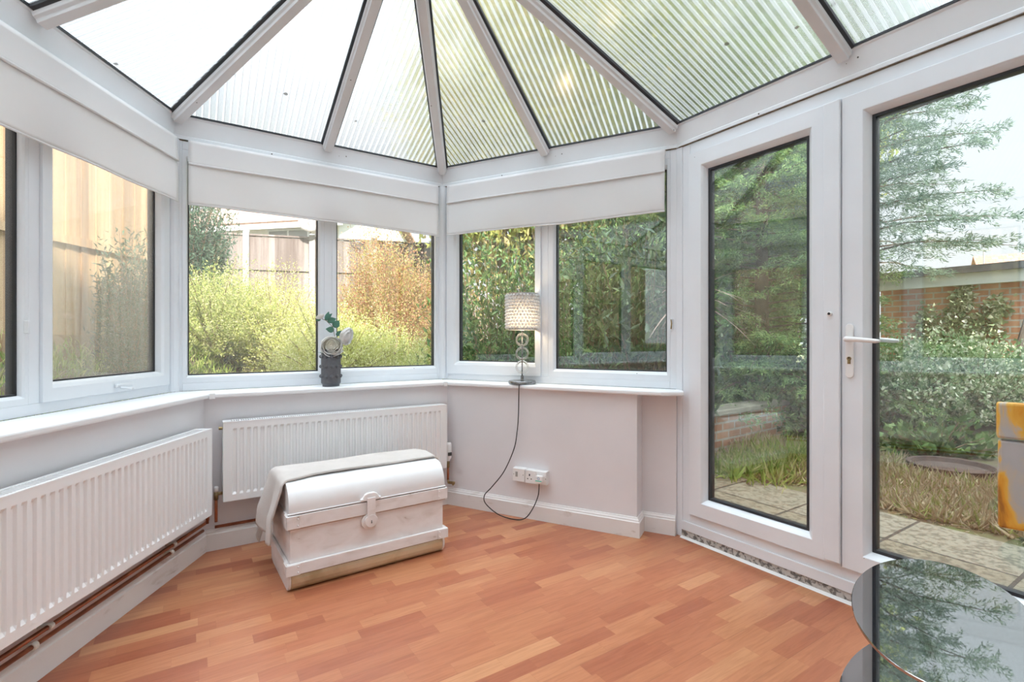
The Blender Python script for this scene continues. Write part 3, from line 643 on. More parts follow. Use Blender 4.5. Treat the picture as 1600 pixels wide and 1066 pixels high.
# thermostatic head at the right end of the middle radiator
vb = valve(rm, Wm_, 1, 0.02, 0.115, Tm, None, BRASS)
mb = MB(); x, y = Wm_+0.032, Tm*0.5
pr = [(0.012, 0.035), (0.013, 0.045), (0.020, 0.055), (0.023, 0.070), (0.023, 0.145), (0.019, 0.160), (0.001, 0.164)]
mb.lathe(pr, 20, (x, y, 0)); hd = mb.build('thermostat_head', WPL, rm, smooth=True)
MB().box(x-0.012, x+0.014, y-0.026, y-0.018, 0.075, 0.097).build('display', mat('dark_lcd', (0.05, 0.05, 0.05), 0.3), hd)
mb = MB(); mb.tube([(x, y, -0.095), (x, y-0.0, -0.112), (x+0.035, y-0.03, -0.116)], 0.010, 10); mb.tube([(x+0.022, y-0.02, -0.112), (x+0.026, y-0.023, -0.132)], 0.006, 8); mb.build('drain_cock', BRASS, rm, smooth=True)
# lockshield valve between the two radiators
vb = valve(rm, -0.004, -1, 0.04, 0.15, Tm, None, BRASS)
MB().lathe([(0.011, 0.0), (0.012, 0.022), (0.008, 0.028), (0.001, 0.029)], 14, (-0.034, Tm*0.5, 0.052)).build('valve_cap', WPL, rm, smooth=True)
valve(rl, Wl, 1, 0.045, 0.10, Tl, None, BRASS)

def wallpipe(name, k, s0, s1, y, z, label, clips, grp, extra=None):
    par = thing(name, label, 'pipe', WM(k), grp)
    pts = [(s0, y, z), (s1, y, z)] + (extra or [])
    MB().tube(pts, 0.0080, 12).build('pipe', COPPER, par, smooth=True)
    for s in clips:
        mb = MB(); mb.lathe([(0.0115, -0.009), (0.0135, -0.007), (0.0135, 0.007), (0.0115, 0.009)], 14)
        mb.v = [(s+p[2], y+p[0], z+p[1]) for p in mb.v]
        mb.box(s-0.008, s+0.008, y+0.008, -0.2225 if k == 'L' else -0.1955, z-0.008, z+0.008); mb.build('pipe_clip', CLIP, par)
    MB().tube([(s0+0.9, y, z), (s0+0.93, y, z)], 0.0098, 12).build('coupling', BRASS, par, smooth=True)
lc = corner_s('L', PL['L'], 'M', PL['M'])
wallpipe('copper_pipe', 'L', SLB+0.45, lc-0.055, -0.258, 0.170, 'upper copper heating pipe clipped above the left skirting board', (-1.10, -0.42), 'copper heating pipes', [(lc-0.03, -0.259, 0.18), (lc-0.022, -0.260, 0.30)])
wallpipe('copper_pipe', 'L', SLB+0.45, lc-0.075, -0.258, 0.139, 'lower copper heating pipe running just above the left skirting board', (-1.16, -0.44), 'copper heating pipes')
mc0, mc1 = corner_s('M', PL['M'], 'L', PL['L']), corner_s('M', PL['M'], 'W', PL['W'])
wallpipe('copper_pipe', 'M', mc0+0.05, mc1-0.11, -0.212, 0.127, 'copper heating pipe along the skirting board behind the trunk', (), 'copper heating pipes')

# ------------------------------------------------------------------ trunk with blanket
TW, TD = 0.785, 0.445
Mt = Matrix.Translation((-1.007, 2.249, 0)) @ Matrix.Rotation(R(34.9), 4, 'Z')
TRP = distressed('chipped_white_trunk_paint', [(0.0, (0.26, 0.19, 0.15)), (0.27, (0.44, 0.36, 0.31)), (0.32, (0.70, 0.66, 0.64)), (0.44, (0.77, 0.74, 0.735)), (0.62, (0.81, 0.79, 0.79)), (1.0, (0.82, 0.81, 0.81))], 9, 0.42, (1, 1, 2.2))
TRL = mat('white_trunk_lid_paint', (0.82, 0.82, 0.83), 0.33, var=0.06, vscale=5)
GOLD = distressed('tarnished_gold_metal', [(0.0, (0.22, 0.17, 0.10)), (0.40, (0.50, 0.42, 0.26)), (0.55, (0.66, 0.58, 0.40)), (1.0, (0.78, 0.72, 0.58))], 5, 0.38)
GOLD.node_tree.nodes['Principled BSDF'].inputs['Metallic'].default_value = 0.45
trunk = thing('storage_trunk', 'old white painted metal trunk with gold base standing before the middle radiator', 'trunk', Mt)
def lidz(y):
    r = 0.095; z0 = 0.375; top = 0.482
    yy = min(y, TD-y)
    if yy < r:
        c = 1-(1-yy/r)**2; z = z0+(top-z0)*math.sqrt(max(0, c))
    else: z = top+0.012*math.sin(math.pi*(y-r)/(TD-2*r))
    return z
prof = [(0.0, 0.352), (0.0, 0.375)]
for i in range(1, 17): y = 0.095*(1-math.cos(math.pi/2*i/16)); prof.append((y, lidz(y)))
for i in range(1, 10): y = 0.095+(TD-0.19)*i/10; prof.append((y, lidz(y)))
prof += [(TD-y, z) for y, z in reversed(prof)][:]
mb = MB(); mb.prism(prof, 0.002, TW-0.002, 'x'); lo_ = mb.build('lid', TRL, trunk, smooth=True); lo_.modifiers.new('es', 'EDGE_SPLIT').split_angle = R(35)
mb = MB(); mb.prism([(0.008, 0.085), (TD-0.008, 0.085), (TD-0.008, 0.350), (0.008, 0.350)], 0.008, TW-0.008, 'x'); mb.build('body', TRP, trunk, bevel=0.003)
def band(z0, z1, o):
    m_ = MB()
    m_.box(-o, TW+o, -o, 0.007, z0, z1); m_.box(-o, TW+o, TD-0.007, TD+o, z0, z1); m_.box(-o, 0.007, 0.007, TD-0.007, z0, z1); m_.box(TW-0.007, TW+o, 0.007, TD-0.007, z0, z1)
    return m_
band(0.289, 0.350, 0.006).build('upper_band', TRP, trunk, bevel=0.003)
band(0.080, 0.132, 0.009).build('lower_band', TRP, trunk, bevel=0.003)
MB().box(-0.004, TW+0.004, -0.005, 0.01, 0.3535, 0.3590).build('lid_lip', TRL, trunk, bevel=0.002)
MB().box(-0.002, TW+0.002, -0.002, 0.01, 0.3500, 0.3533).build('lid_gap_shadow', mat('painted_gap_shadow', (0.06, 0.05, 0.045), 0.8), trunk)  # dark strip painted as the shadow gap under the lid lip
MB().box(-0.001, TW+0.001, -0.0015, 0.0078, 0.2850, 0.2888).build('rust_seam', distressed('rusty_seam', [(0.0, (0.22, 0.12, 0.07)), (0.5, (0.42, 0.30, 0.22)), (1.0, (0.66, 0.60, 0.56))], 9, 0.8), trunk)
MB().box(-0.001, TW+0.001, -0.0025, 0.0078, 0.0765, 0.0798).build('dirt_seam', distressed('dirty_seam', [(0.0, (0.10, 0.07, 0.05)), (1.0, (0.34, 0.27, 0.19))], 9, 0.8), trunk)
bp = [(0.004, 0.082), (-0.001, 0.060), (0.0, 0.040), (0.006, 0.022), (0.018, 0.008), (0.036, 0.001), (0.06, 0.0), (TD-0.06, 0.0), (TD-0.018, 0.008), (TD-0.004, 0.04), (TD-0.004, 0.082)]
mb = MB(); mb.prism(bp, 0.012, TW-0.012, 'x'); mb.build('base', GOLD, trunk, smooth=False, bevel=0.002)
for xa in (0.0, TW-0.0115): MB().prism(bp, xa, xa+0.0115, 'x').build('base_end', TRP, trunk, bevel=0.002)
def clasp(x0, x1, z0, z1, o, side):
    m_ = MB()
    m_.box(x0, x1, -o-0.005, -o, z0, z1)
    xe = -o-0.005 if side < 0 else TW+o
    m_.box(xe, xe+0.005, -o-0.005, 0.045, z0, z1)
    c = m_.build('corner_plate', TRP, trunk, bevel=0.002)
    for z in (z0+(z1-z0)*0.25, z0+(z1-z0)*0.75):
        MB().ball((x1-0.010 if side < 0 else x0+0.010, -o-0.005, z), 0.004, 8, 4).build('rivet', TRL, c, smooth=True)
for sd, xa, xb in ((-1, -0.011, 0.048), (1, TW-0.048, TW+0.011)):
    clasp(xa, xb, 0.290, 0.349, 0.006, sd); clasp(xa-0.003 if sd < 0 else xa, xb if sd < 0 else xb+0.003, 0.081, 0.131, 0.009, sd)
# hasp
lx = 0.375
hp = thing  # (alias unused)
mb = MB()
pl = [(lx-0.050, 0.358), (lx+0.050, 0.358), (lx+0.052, 0.368), (lx+0.040, 0.374), (lx+0.030, 0.388), (lx+0.016, 0.394), (lx-0.016, 0.394), (lx-0.030, 0.388), (lx-0.040, 0.374), (lx-0.052, 0.368)]
mb.prism(pl, -0.013, 0.004, 'y'); lat = mb.build('latch_plate', TRL, trunk, bevel=0.003)
for q_ in (-1, 1): MB().ball((lx+0.042*q_, -0.014, 0.366), 0.004, 8, 4).build('rivet', TRL, lat, smooth=True)
mb = MB(); mb.prism([(lx-0.021, 0.280), (lx+0.021, 0.280), (lx+0.021, 0.372), (lx-0.021, 0.372)], -0.020, -0.0135, 'y'); mb.build('hasp_strap', TRP, trunk, bevel=0.002)
disc = [(lx+0.032*math.cos(2*math.pi*i/28), 0.258+0.032*math.sin(2*math.pi*i/28)) for i in range(28)]
mb = MB(); mb.prism(disc, -0.021, -0.006, 'y'); dd = mb.build('hasp_disc', TRP, trunk, bevel=0.003)
disc2 = [(lx-0.004+0.040*math.cos(2*math.pi*i/28), 0.252+0.040*math.sin(2*math.pi*i/28)) for i in range(28)]
mb = MB(); mb.prism(disc2, -0.006, 0.007, 'y'); mb.build('lock_back_plate', TRP, trunk, bevel=0.002)
mb = MB(); mb.box(lx-0.0015, lx+0.0015, -0.0222, -0.0208, 0.250, 0.262); mb.ball((lx, -0.021, 0.250), 0.003, 8, 4); mb.build('keyhole', BLACK, dd)

BLK = mat('beige_fleece', (0.55, 0.51, 0.485), 0.95, var=0.07, vscale=14, bump=0.25, bscale=220)
blanket = None
def bl(u, v):
    """u: left hang .. right hang, v: front edge .. back drop"""
    hl = 0.275 - 0.22*max(0, v-0.36) + 0.012*math.sin(6*v); hr = 0.16
    tot = hl + TW + hr; a = u*tot - hl
    dv = v*(0.40+0.16)
    yf = 0.098 + 0.012*math.sin(2.5*u) - 0.035*max(0, 1-abs(a+0.02)/0.15)
    y = yf + dv; drop_b = 0.0
    if y > TD-0.02: drop_b = y-(TD-0.02); y = TD-0.02 + 0.03*(1-math.exp(-drop_b/0.02))
    z = lidz(min(max(y, 0.0), TD)) + 0.010
    if drop_b > 0: z = lidz(TD-0.02)+0.010 - max(0, drop_b-0.01)
    z += 0.004*math.sin(7*a+3*v)*math.sin(4*v+a*5) 
    x = min(max(a, 0.0), TW)
    r = 0.035
    if a < r:
        q = r-a; th = min(q/r, math.pi/2); x = r - r*math.sin(th) - 0.012; z2 = z - r*(1-math.cos(th)); rest = max(0, q-r*math.pi/2)
        wave = math.sin(15*v+0.6)*0.5+0.5
        x -= 0.006 + rest*(0.08+0.16*max(0, v-0.30)) + 0.036*wave*min(1, rest/0.15)
        y = y + (y-0.22)*0.10*min(1, rest/0.2) - 0.02*min(1, rest/0.2)
        z = z2 - rest*0.98
    elif a > TW-r:
        q = a-(TW-r); th = min(q/r, math.pi/2); x = TW-r + r*math.sin(th) + 0.010; z2 = z - r*(1-math.cos(th)); rest = max(0, q-r*math.pi/2)
        x += 0.004 + 0.014*math.sin(17*v)*min(1, rest/0.1); z = z2 - rest
        y = y + 0.06*min(1, rest/0.1)
    return (x, y, max(z, 0.02))
mb = MB(); mb.grid(bl, 96, 48)
blanket = mb.build('blanket', BLK, matrix=Mt, smooth=True, solid=0.009)
tag(blanket, 'beige fleece blanket draped over the lid of the white trunk', 'blanket')
me = MB(); me.tube([tuple(Vector(bl(i/60*0.24, 0.0))+Vector((0, -0.002, 0))) for i in range(0, 61)], 0.006, 8)

# ------------------------------------------------------------------ vase and artificial roses
VASE = mat('matt_grey_ceramic', (0.115, 0.12, 0.135), 0.55, var=0.15, vscale=60)
vpos = WP('M', 0.824, -0.128, SILL)
vase = thing('vase', 'dark grey studded cylinder vase on the middle window sill', 'vase', Matrix.Translation(vpos))
VR, VH = 0.0585, 0.232
mb = MB(); mb.lathe([(0.001, 0.0), (VR*0.86, 0.0), (VR*0.88, 0.014), (VR, 0.022), (VR, 0.022), (VR, VH-0.004), (VR-0.003, VH), (VR-0.007, VH-0.003), (VR-0.007, 0.03), (0.001, 0.03)], 40); mb.build('vase_body', VASE, vase, smooth=True)
vase.children[0].modifiers.new('es', 'EDGE_SPLIT').split_angle = R(40)
for z in (0.064, 0.124, 0.186):
    for k in range(11):
        a = 2*math.pi*k/11; mb = MB(); mb.ball((VR*math.cos(a), VR*math.sin(a), z), 0.0115, 12, 8); mb.build('stud', VASE, vase, smooth=True)
PETAL = leafmat('white_silk_petal', (0.86, 0.85, 0.83), (0.90, 0.90, 0.89), trans=0.45, rough=0.8)
PETAL2 = leafmat('cream_silk_petal', (0.88, 0.86, 0.78), (0.91, 0.90, 0.86), trans=0.55, rough=0.8)
SLEAF = leafmat('blue_green_silk_leaf', (0.05, 0.17, 0.12), (0.13, 0.28, 0.21), trans=0.2, rough=0.6)
STEMM = mat('brown_green_stem', (0.25, 0.19, 0.13), 0.7)
def rose(parent, c, axis, R0, mats):
    """cabbage rose: cupped petals in overlapping rings round an axis, tighter and taller towards the heart"""
    q = Vector(axis).to_track_quat('Z', 'Y'); rnd = random.Random(int(c.x*1e4) & 1023)
    for part, layers, m_ in (('outer_petals', ((1.0, 6, 1.72, -0.02), (0.93, 6, 1.66, 0.03), (0.87, 6, 1.72, 0.07), (0.81, 5, 1.78, 0.10)), mats[0]), ('inner_petals', ((0.76, 6, 1.62, 0.10), (0.66, 6, 1.72, 0.15), (0.55, 5, 1.8, 0.19), (0.44, 5, 1.85, 0.22), (0.33, 4, 1.9, 0.25), (0.22, 3, 1.95, 0.27), (0.11, 2, 2.0, 0.27)), mats[1])):
        mb = MB()
        for fr, n, th1, lift in layers:
            for k in range(n):
                a0 = 2*math.pi*(k+rnd.random()*0.3)/n + fr*4; w = 2*math.pi/n*0.72; r = R0*fr*rnd.uniform(0.94, 1.06); ph = rnd.uniform(0, 6)
                def pt(u, v):
                    e = (u-0.5)*2; a = a0 + e*w*(0.25+0.75*math.sin(math.pi*min(0.5, 0.12+v*0.5)))
                    top = th1*(1-0.16*abs(e)**3) + 0.06*math.sin(3*e+ph)
                    th = 0.15 + v*(top-0.15); rad = r*math.sin(min(th, 1.57)) * (1.0 if th < 1.57 else 1-0.35*(th-1.57)); z = -r*0.8*math.cos(th) + R0*lift
                    rad *= 1+0.07*e + (0.03 if fr > 0.7 else 0.07)*math.sin((4 if fr > 0.7 else 3.5)*e+ph)*v
                    return tuple(c + q @ Vector((rad*math.cos(a), rad*math.sin(a), z)))
                mb.grid(pt, 8, 8)
        mb.build(part, m_, parent, smooth=True, fix=False)
def leaf_mesh(mb, base, d, up, L_, w):
    d = Vector(d).normalized(); sd = d.cross(Vector(up)).normalized(); nn = sd.cross(d)
    def pt(u, v):
        ww = w*math.sin(math.pi*(0.06+0.94*v)**0.8)*(u-0.5)*2 if v < 1 else 0
        return tuple(Vector(base) + d*L_*v + sd*ww + nn*(0.25*abs(ww) - 0.15*L_*v*v))
    mb.grid(pt, 4, 6)
def flower(label, head, axis, R0, stem_pts, leaves, grp, mats=(PETAL, PETAL2)):
    f = thing('artificial_rose', label, 'flower', Matrix.Translation(vpos), grp)
    if R0: rose(f, Vector(head), axis, R0, mats)
    mb = MB(); mb.tube(stem_pts, 0.0022, 6); mb.build('stem', STEMM, f, smooth=True)
    for b, d, u, L_, w in leaves:
        mb = MB(); leaf_mesh(mb, b, d, u, L_, w); mb.build('leaf', SLEAF, f, smooth=True, fix=False, solid=0.0008)
cam_dir = (Vector((0, 0, 1.25))-Vector(vpos)).normalized(); rt = cam_dir.cross(Vector((0, 0, 1))).normalized() * -1   # rt: to the right as seen from the room
def VP(x, z, y=0.0): return rt*x + cam_dir*y*1.0 + Vector((0, 0, z))
flower('large open white artificial rose drooping over the front of the grey vase', VP(0.004, 0.247, 0.045), cam_dir+Vector((0, 0, 0.15)), 0.066,
       [VP(0, 0.04, 0), VP(0, 0.17, 0.01), VP(0, 0.225, 0.025)], [(VP(-0.03, 0.20, 0.01), VP(-0.9, 0.35), (0, 0, 1), 0.05, 0.013), (VP(-0.02, 0.21, 0), VP(-0.6, 1.0, 0.1), tuple(cam_dir), 0.055, 0.012)], 'roses in the grey vase')
flower('white artificial rose leaning right over the sill, second in the grey vase', VP(0.100, 0.310, 0.01), rt*0.75+cam_dir*0.45+Vector((0, 0, -0.25)), 0.058,
       [VP(0.01, 0.04), VP(0.03, 0.23), VP(0.055, 0.308)], [(VP(0.045, 0.265), VP(0.3, 0.9), tuple(cam_dir), 0.05, 0.016), (VP(0.06, 0.20, 0.0), VP(1, -0.3), (0, 0, 1), 0.04, 0.013)], 'roses in the grey vase', (PETAL, PETAL))
flower('small white rosebud on the tall leafy sprig at the left of the vase', VP(-0.066, 0.440, 0.0), Vector((0, 0, 1))-rt*0.5, 0.026,
       [VP(0.0, 0.04), VP(0.025, 0.296), VP(0.012, 0.370), VP(-0.03, 0.412), VP(-0.055, 0.422)],
       [(VP(0.018, 0.351), VP(-1, 0.15, 0.2), tuple(cam_dir), 0.05, 0.02), (VP(0.016, 0.370), VP(0.55, 0.7), tuple(cam_dir), 0.055, 0.024), (VP(-0.02, 0.405), VP(0.8, 0.308), tuple(cam_dir), 0.055, 0.020),
        (VP(-0.03, 0.412), VP(0.3, 1), tuple(cam_dir), 0.06, 0.014), (VP(-0.035, 0.415), VP(0.9, 0.9), tuple(cam_dir), 0.06, 0.013), (VP(-0.06, 0.418), VP(-0.8, -0.2), tuple(cam_dir), 0.03, 0.009), (VP(0.03, 0.321), VP(1, 0.45), tuple(cam_dir), 0.06, 0.017)], 'roses in the grey vase')

# ------------------------------------------------------------------ table lamp
CHROME = mat('brushed_chrome', (0.62, 0.62, 0.63), 0.22, 1.0)
CRYS = leafmat('clear_crystal_bead', (0.88, 0.87, 0.87), (0.93, 0.93, 0.93), None, 0.45, 0.12, 0.6)
SHADEI = bpy.data.materials.new('white_lining')
def _sh():
    m = SHADEI; m.use_nodes = True; N = m.node_tree.nodes; L = m.node_tree.links; b = N['Principled BSDF']; out = N['Material Output']
    b.inputs['Base Color'].default_value = (0.86, 0.83, 0.80, 1); b.inputs['Roughness'].default_value = 0.8
    t = N.new('ShaderNodeBsdfTranslucent'); t.inputs[0].default_value = (0.95, 0.92, 0.88, 1); mx = N.new('ShaderNodeMixShader'); mx.inputs[0].default_value = 0.5
    L.new(b.outputs[0], mx.inputs[1]); L.new(t.outputs[0], mx.inputs[2]); L.new(mx.outputs[0], out.inputs[0])
_sh()
lpos = WP('W', 0.700, -0.100, SILL)
LBASE = mat('reflection_darkened_chrome', (0.30, 0.30, 0.31), 0.25, 1.0)  # metal colour darkened in place of dark reflections in the chrome
lamp = thing('table_lamp', 'chrome table lamp with crystal beaded drum shade and ring stem on the sill', 'lamp', Matrix.Translation(lpos))
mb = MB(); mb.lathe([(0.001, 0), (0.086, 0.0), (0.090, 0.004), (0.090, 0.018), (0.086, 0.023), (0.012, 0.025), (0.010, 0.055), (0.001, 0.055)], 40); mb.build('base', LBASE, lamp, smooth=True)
lamp.children[0].modifiers.new('es', 'EDGE_SPLIT').split_angle = R(40)
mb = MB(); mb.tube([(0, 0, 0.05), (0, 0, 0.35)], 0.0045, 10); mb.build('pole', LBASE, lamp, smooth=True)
vx = Vector((-lpos.y, lpos.x, 0)).normalized()
RGL = bpy.data.materials.new('acrylic_ring'); RGL.use_nodes = True
_b = RGL.node_tree.nodes['Principled BSDF']; _b.inputs['Base Color'].default_value = (0.95, 0.96, 0.96, 1); _b.inputs['Roughness'].default_value = 0.05; _b.inputs['Transmission Weight'].default_value = 0.8
for zc in (0.112, 0.201, 0.290):
    mb = MB(); n, m_ = 40, 8; v = []
    for i in range(n):
        a = 2*math.pi*i/n; e = vx*math.cos(a) + Vector((0, 0, math.sin(a)))
        for rr, yy in ((0.030, -0.009), (0.034, -0.013), (0.040, -0.013), (0.044, -0.008), (0.044, 0.008), (0.040, 0.013), (0.034, 0.013), (0.030, 0.009)):
            v.append(Vector((0, 0, zc)) + e*rr + Vector((-vx.y, vx.x, 0))*yy)
    mb.add(v, [(i*m_+j, i*m_+(j+1) % m_, ((i+1) % n)*m_+(j+1) % m_, ((i+1) % n)*m_+j) for i in range(n) for j in range(m_)]); mb.build('acrylic_ring', RGL, lamp, smooth=True)
SR, SZ0, SZ1 = 0.106, 0.356, 0.592
mb = MB(); mb.lathe([(SR-0.008, SZ0), (SR-0.008, SZ1), (SR-0.0095, SZ1), (SR-0.0095, SZ0)], 48); mb.f = [f for f in mb.f if len(f) == 4]
sh = mb.build('shade_lining', SHADEI, lamp, smooth=True, fix=True)
mb = MB()
for z in (SZ0+0.004, SZ1-0.004):
    n = 48; mb = MB()
    mb.lathe([(SR-0.006, z-0.006), (SR+0.003, z-0.006), (SR+0.003, z+0.006), (SR-0.006, z+0.006), (SR-0.006, z-0.006)], n)
    mb.f = [f for f in mb.f if len(f) == 4]; mb.build('shade_rim', CHROME, sh)
mb = MB(); rows, ncol = 11, 30; dz = (SZ1-SZ0-0.03)/(rows-1)
for r_ in range(rows):
    for c_ in range(ncol):
        a = 2*math.pi*(c_+0.5*(r_ % 2))/ncol; mb.ball((SR*math.cos(a), SR*math.sin(a), SZ0+0.015+dz*r_), 0.0098, 8, 5)
cb_ = mb.build('crystal_beads', CRYS, sh, smooth=True); cb_['kind'] = 'stuff'
mb = MB()
for sg in (1, -1):
    for c_ in range(ncol):
        pts = [(1.004*SR*math.cos(2*math.pi*(c_+0.5*sg*t_)/ncol+0.0), 1.004*SR*math.sin(2*math.pi*(c_+0.5*sg*t_)/ncol), SZ0+0.015+dz*(t_-0.5)+0.5*dz) for t_ in range(rows)]
        mb.tube([(x*1.0, y*1.0, z-dz*0.0) for x, y, z in pts], 0.0016, 4)
lw_ = mb.build('wire_lattice', CHROME, sh); lw_['kind'] = 'stuff'
mb = MB(); mb.tube([(0, 0, 0.35), (0, 0, 0.40)], 0.014, 12); mb.build('bulb_holder', WPL, lamp)
bulbm = bpy.data.materials.new('glowing_bulb'); bulbm.use_nodes = True
_b = bulbm.node_tree.nodes['Principled BSDF']; _b.inputs['Emission Color'].default_value = (1, 0.78, 0.5, 1); _b.inputs['Emission Strength'].default_value = 30.0
mb = MB(); mb.ball((0, 0, 0.45), 0.03, 16, 10, 1.3); mb.build('bulb', bulbm, lamp, smooth=True)
# flex from the lamp over the sill, down the wall, a loop on the floor and up to the plug
SW = PL['W']
Wi = WM('W')
def wp(s, y, z): return tuple((Wi @ Vector((s, y, z))) - lpos)
def smooth_path(pts, n=8):
    P = [Vector(p) for p in pts]; out = []
    for i in range(len(P)-1):
        p0, p1, p2, p3 = P[max(i-1, 0)], P[i], P[i+1], P[min(i+2, len(P)-1)]
        for k in range(n):
            t_ = k/n; out.append(0.5*((2*p1)+(p2-p0)*t_+(2*p0-5*p1+4*p2-p3)*t_*t_+(3*p1-p0-3*p2+p3)*t_**3))
    return out + [P[-1]]
ye = SW-OV-0.006
cord = [wp(0.690, -0.135, SILL+0.008), wp(0.715, -0.165, SILL+0.004), wp(0.722, ye-0.002, SILL-0.004), wp(0.720, ye-0.002, SILL-0.05), wp(0.712, ye+0.008, 0.66), wp(0.70, ye+0.012, 0.55), wp(0.680, ye+0.008, 0.44),
        wp(0.630, ye-0.035, 0.30), wp(0.560, ye-0.07, 0.20), wp(0.515, ye-0.085, 0.145), wp(0.520, ye-0.08, 0.09), wp(0.600, ye-0.055, 0.025), wp(0.700, ye-0.04, 0.006), wp(0.775, ye-0.03, 0.020),
        wp(0.825, ye-0.02, 0.085), wp(0.862, ye-0.02, 0.17), wp(0.870, ye-0.022, 0.235), wp(0.870, ye-0.022, 0.247)]
mb = MB(); mb.tube(smooth_path(cord, 8), 0.0032, 8); mb.build('power_cord', BLACK, lamp, smooth=True)
plg = MB(); px, pz = 0.870, 0.274
pp = [(px-0.024, pz-0.012), (px-0.012, pz-0.024), (px+0.012, pz-0.024), (px+0.024, pz-0.012), (px+0.024, pz+0.018), (px+0.018, pz+0.024), (px-0.018, pz+0.024), (px-0.024, pz+0.018)]
plg.prism(pp, SW-0.0475, SW-0.074, 'y'); plg.v = [wp(*p) for p in plg.v]; po = plg.build('plug', WPL, lamp, bevel=0.003)
mb = MB(); n = 24; v = []
for i in range(n):
    a = 2*math.pi*i/n
    for rr in (0.0055, 0.0080):
        for yy in (SW-0.0741, SW-0.0748): v.append(wp(px+rr*math.cos(a), yy, pz+0.008+rr*math.sin(a)))
mb.add(v, [(i*4+a, i*4+b, ((i+1) % n)*4+b, ((i+1) % n)*4+a) for i in range(n) for a, b in ((0, 1), (1, 3), (3, 2), (2, 0))]); mb.build('blue_ring_mark', mat('blue_print', (0.03, 0.22, 0.50), 0.5), po)
mb = MB(); mb.box(px-0.021, px+0.021, SW-0.0748, SW-0.0741, pz-0.010, pz-0.004); mb.v = [wp(*p) for p in mb.v]; mb.build('green_strip_mark', mat('teal_print', (0.10, 0.55, 0.45), 0.5), po)

# ------------------------------------------------------------------ wall sockets
Ms = WM('W', 0.0, SW, 0.0)
def plate(par, x0, x1, z0, z1):
    MB().box(x0, x1, -0.036, -0.0005, z0, z1).build('pattress_box', WPL, par, bevel=0.003)
    return MB().box(x0+0.001, x1-0.001, -0.045, -0.0365, z0+0.001, z1-0.001).build('face_plate', WPL, par, bevel=0.003)
Z0, Z1 = 0.235, 0.320
s1_ = thing('power_socket', 'white double power socket holding the lamp plug, right of the pair', 'socket', Ms, 'white wall sockets')
fp = plate(s1_, 0.764, 0.910, Z0, Z1)
mb = MB()
for cx in (0.795, ):
    mb.box(cx-0.0035, cx+0.0035, -0.0465, -0.0448, 0.283, 0.296); mb.box(cx-0.016, cx-0.009, -0.0465, -0.0448, 0.262, 0.268); mb.box(cx+0.009, cx+0.016, -0.0465, -0.0448, 0.262, 0.268)
mb.build('pin_holes', BLACK, fp)
for cx in (0.824, 0.848): MB().box(cx-0.006, cx+0.006, -0.049, -0.0448, 0.297, 0.313).build('rocker_switch', WPL, fp, bevel=0.0015)
mb = MB(); mb.box(0.9045, 0.908, -0.0465, -0.0448, 0.2745, 0.279); mb.build('screw', GASK, fp)
s2_ = thing('power_socket', 'white single data outlet with grey insert, left of the pair', 'socket', Ms, 'white wall sockets')
fp = plate(s2_, 0.674, 0.762, Z0+0.002, Z1+0.002)
mb = MB(); mb.box(0.696, 0.712, -0.0465, -0.0448, 0.268, 0.300); mb.build('outlet_insert', mat('grey_insert', (0.35, 0.35, 0.34), 0.5), fp)
mb = MB(); mb.box(0.722, 0.734, -0.0475, -0.0448, 0.266, 0.296); mb.build('outlet_cover', WPL, fp, bevel=0.001)
for xa in (0.682, 0.748): MB().box(xa, xa+0.004, -0.0465, -0.0448, 0.281, 0.285).build('screw', GASK, fp)

# ------------------------------------------------------------------ tiered black glass table
BG = bpy.data.materials.new('black_mirror_glass'); BG.use_nodes = True
_b = BG.node_tree.nodes['Principled BSDF']; _b.inputs['Base Color'].default_value = (0.012, 0.013, 0.016, 1); _b.inputs['Roughness'].default_value = 0.015; _b.inputs['IOR'].default_value = 4.6; _b.inputs['Coat Weight'].default_value = 0.3; _b.inputs['Coat Roughness'].default_value = 0.01
TZ = 0.42
Mtab = Matrix.Translation((1.151, 1.336, 0)) @ Matrix.Rotation(math.atan2(0.76541, 0.64354), 4, 'Z')
tab = thing('glass_table', 'low two-tier oval black glass coffee table by the doors', 'table', Mtab)
def oval(mb, a, b, z, c=(0, 0), rot=0.0, th=0.008):
    n = 128; e = 0.0012; ring_ = []
    for r_, zz in ((-e, z-th), (0, z-th+e*0.7), (0, z-e*0.7), (-e, z)):
        for i in range(n):
            w = 2*math.pi*i/n; x, y = (a+r_)*math.cos(w), (b+r_)*math.sin(w)
            ring_.append((c[0]+x*math.cos(rot)-y*math.sin(rot), c[1]+x*math.sin(rot)+y*math.cos(rot), zz))
    f = [(k*n+i, k*n+(i+1) % n, (k+1)*n+(i+1) % n, (k+1)*n+i) for k in range(3) for i in range(n)] + [tuple(range(n))[::-1], tuple(3*n+i for i in range(n))]
    mb.add(ring_, f)
mb = MB(); oval(mb, 0.3876, 0.1978, TZ); mb.build('table_top', BG, tab)
mb = MB(); oval(mb, 0.3876, 0.1978, 0.20, (-0.039, 0.014), R(-8)); mb.build('lower_shelf', BG, tab)
mb = MB(); mb.tube([(-0.10, 0, 0.012), (-0.10, 0, TZ-0.008)], 0.028, 24); mb.build('column', CHROME, tab, smooth=True)
mb = MB(); mb.lathe([(0.001, 0), (0.17, 0.0), (0.17, 0.008), (0.15, 0.014), (0.001, 0.016)], 48, (-0.10, 0, 0)); mb.build('foot', BLACK, tab, smooth=True)
tl = WM('D')

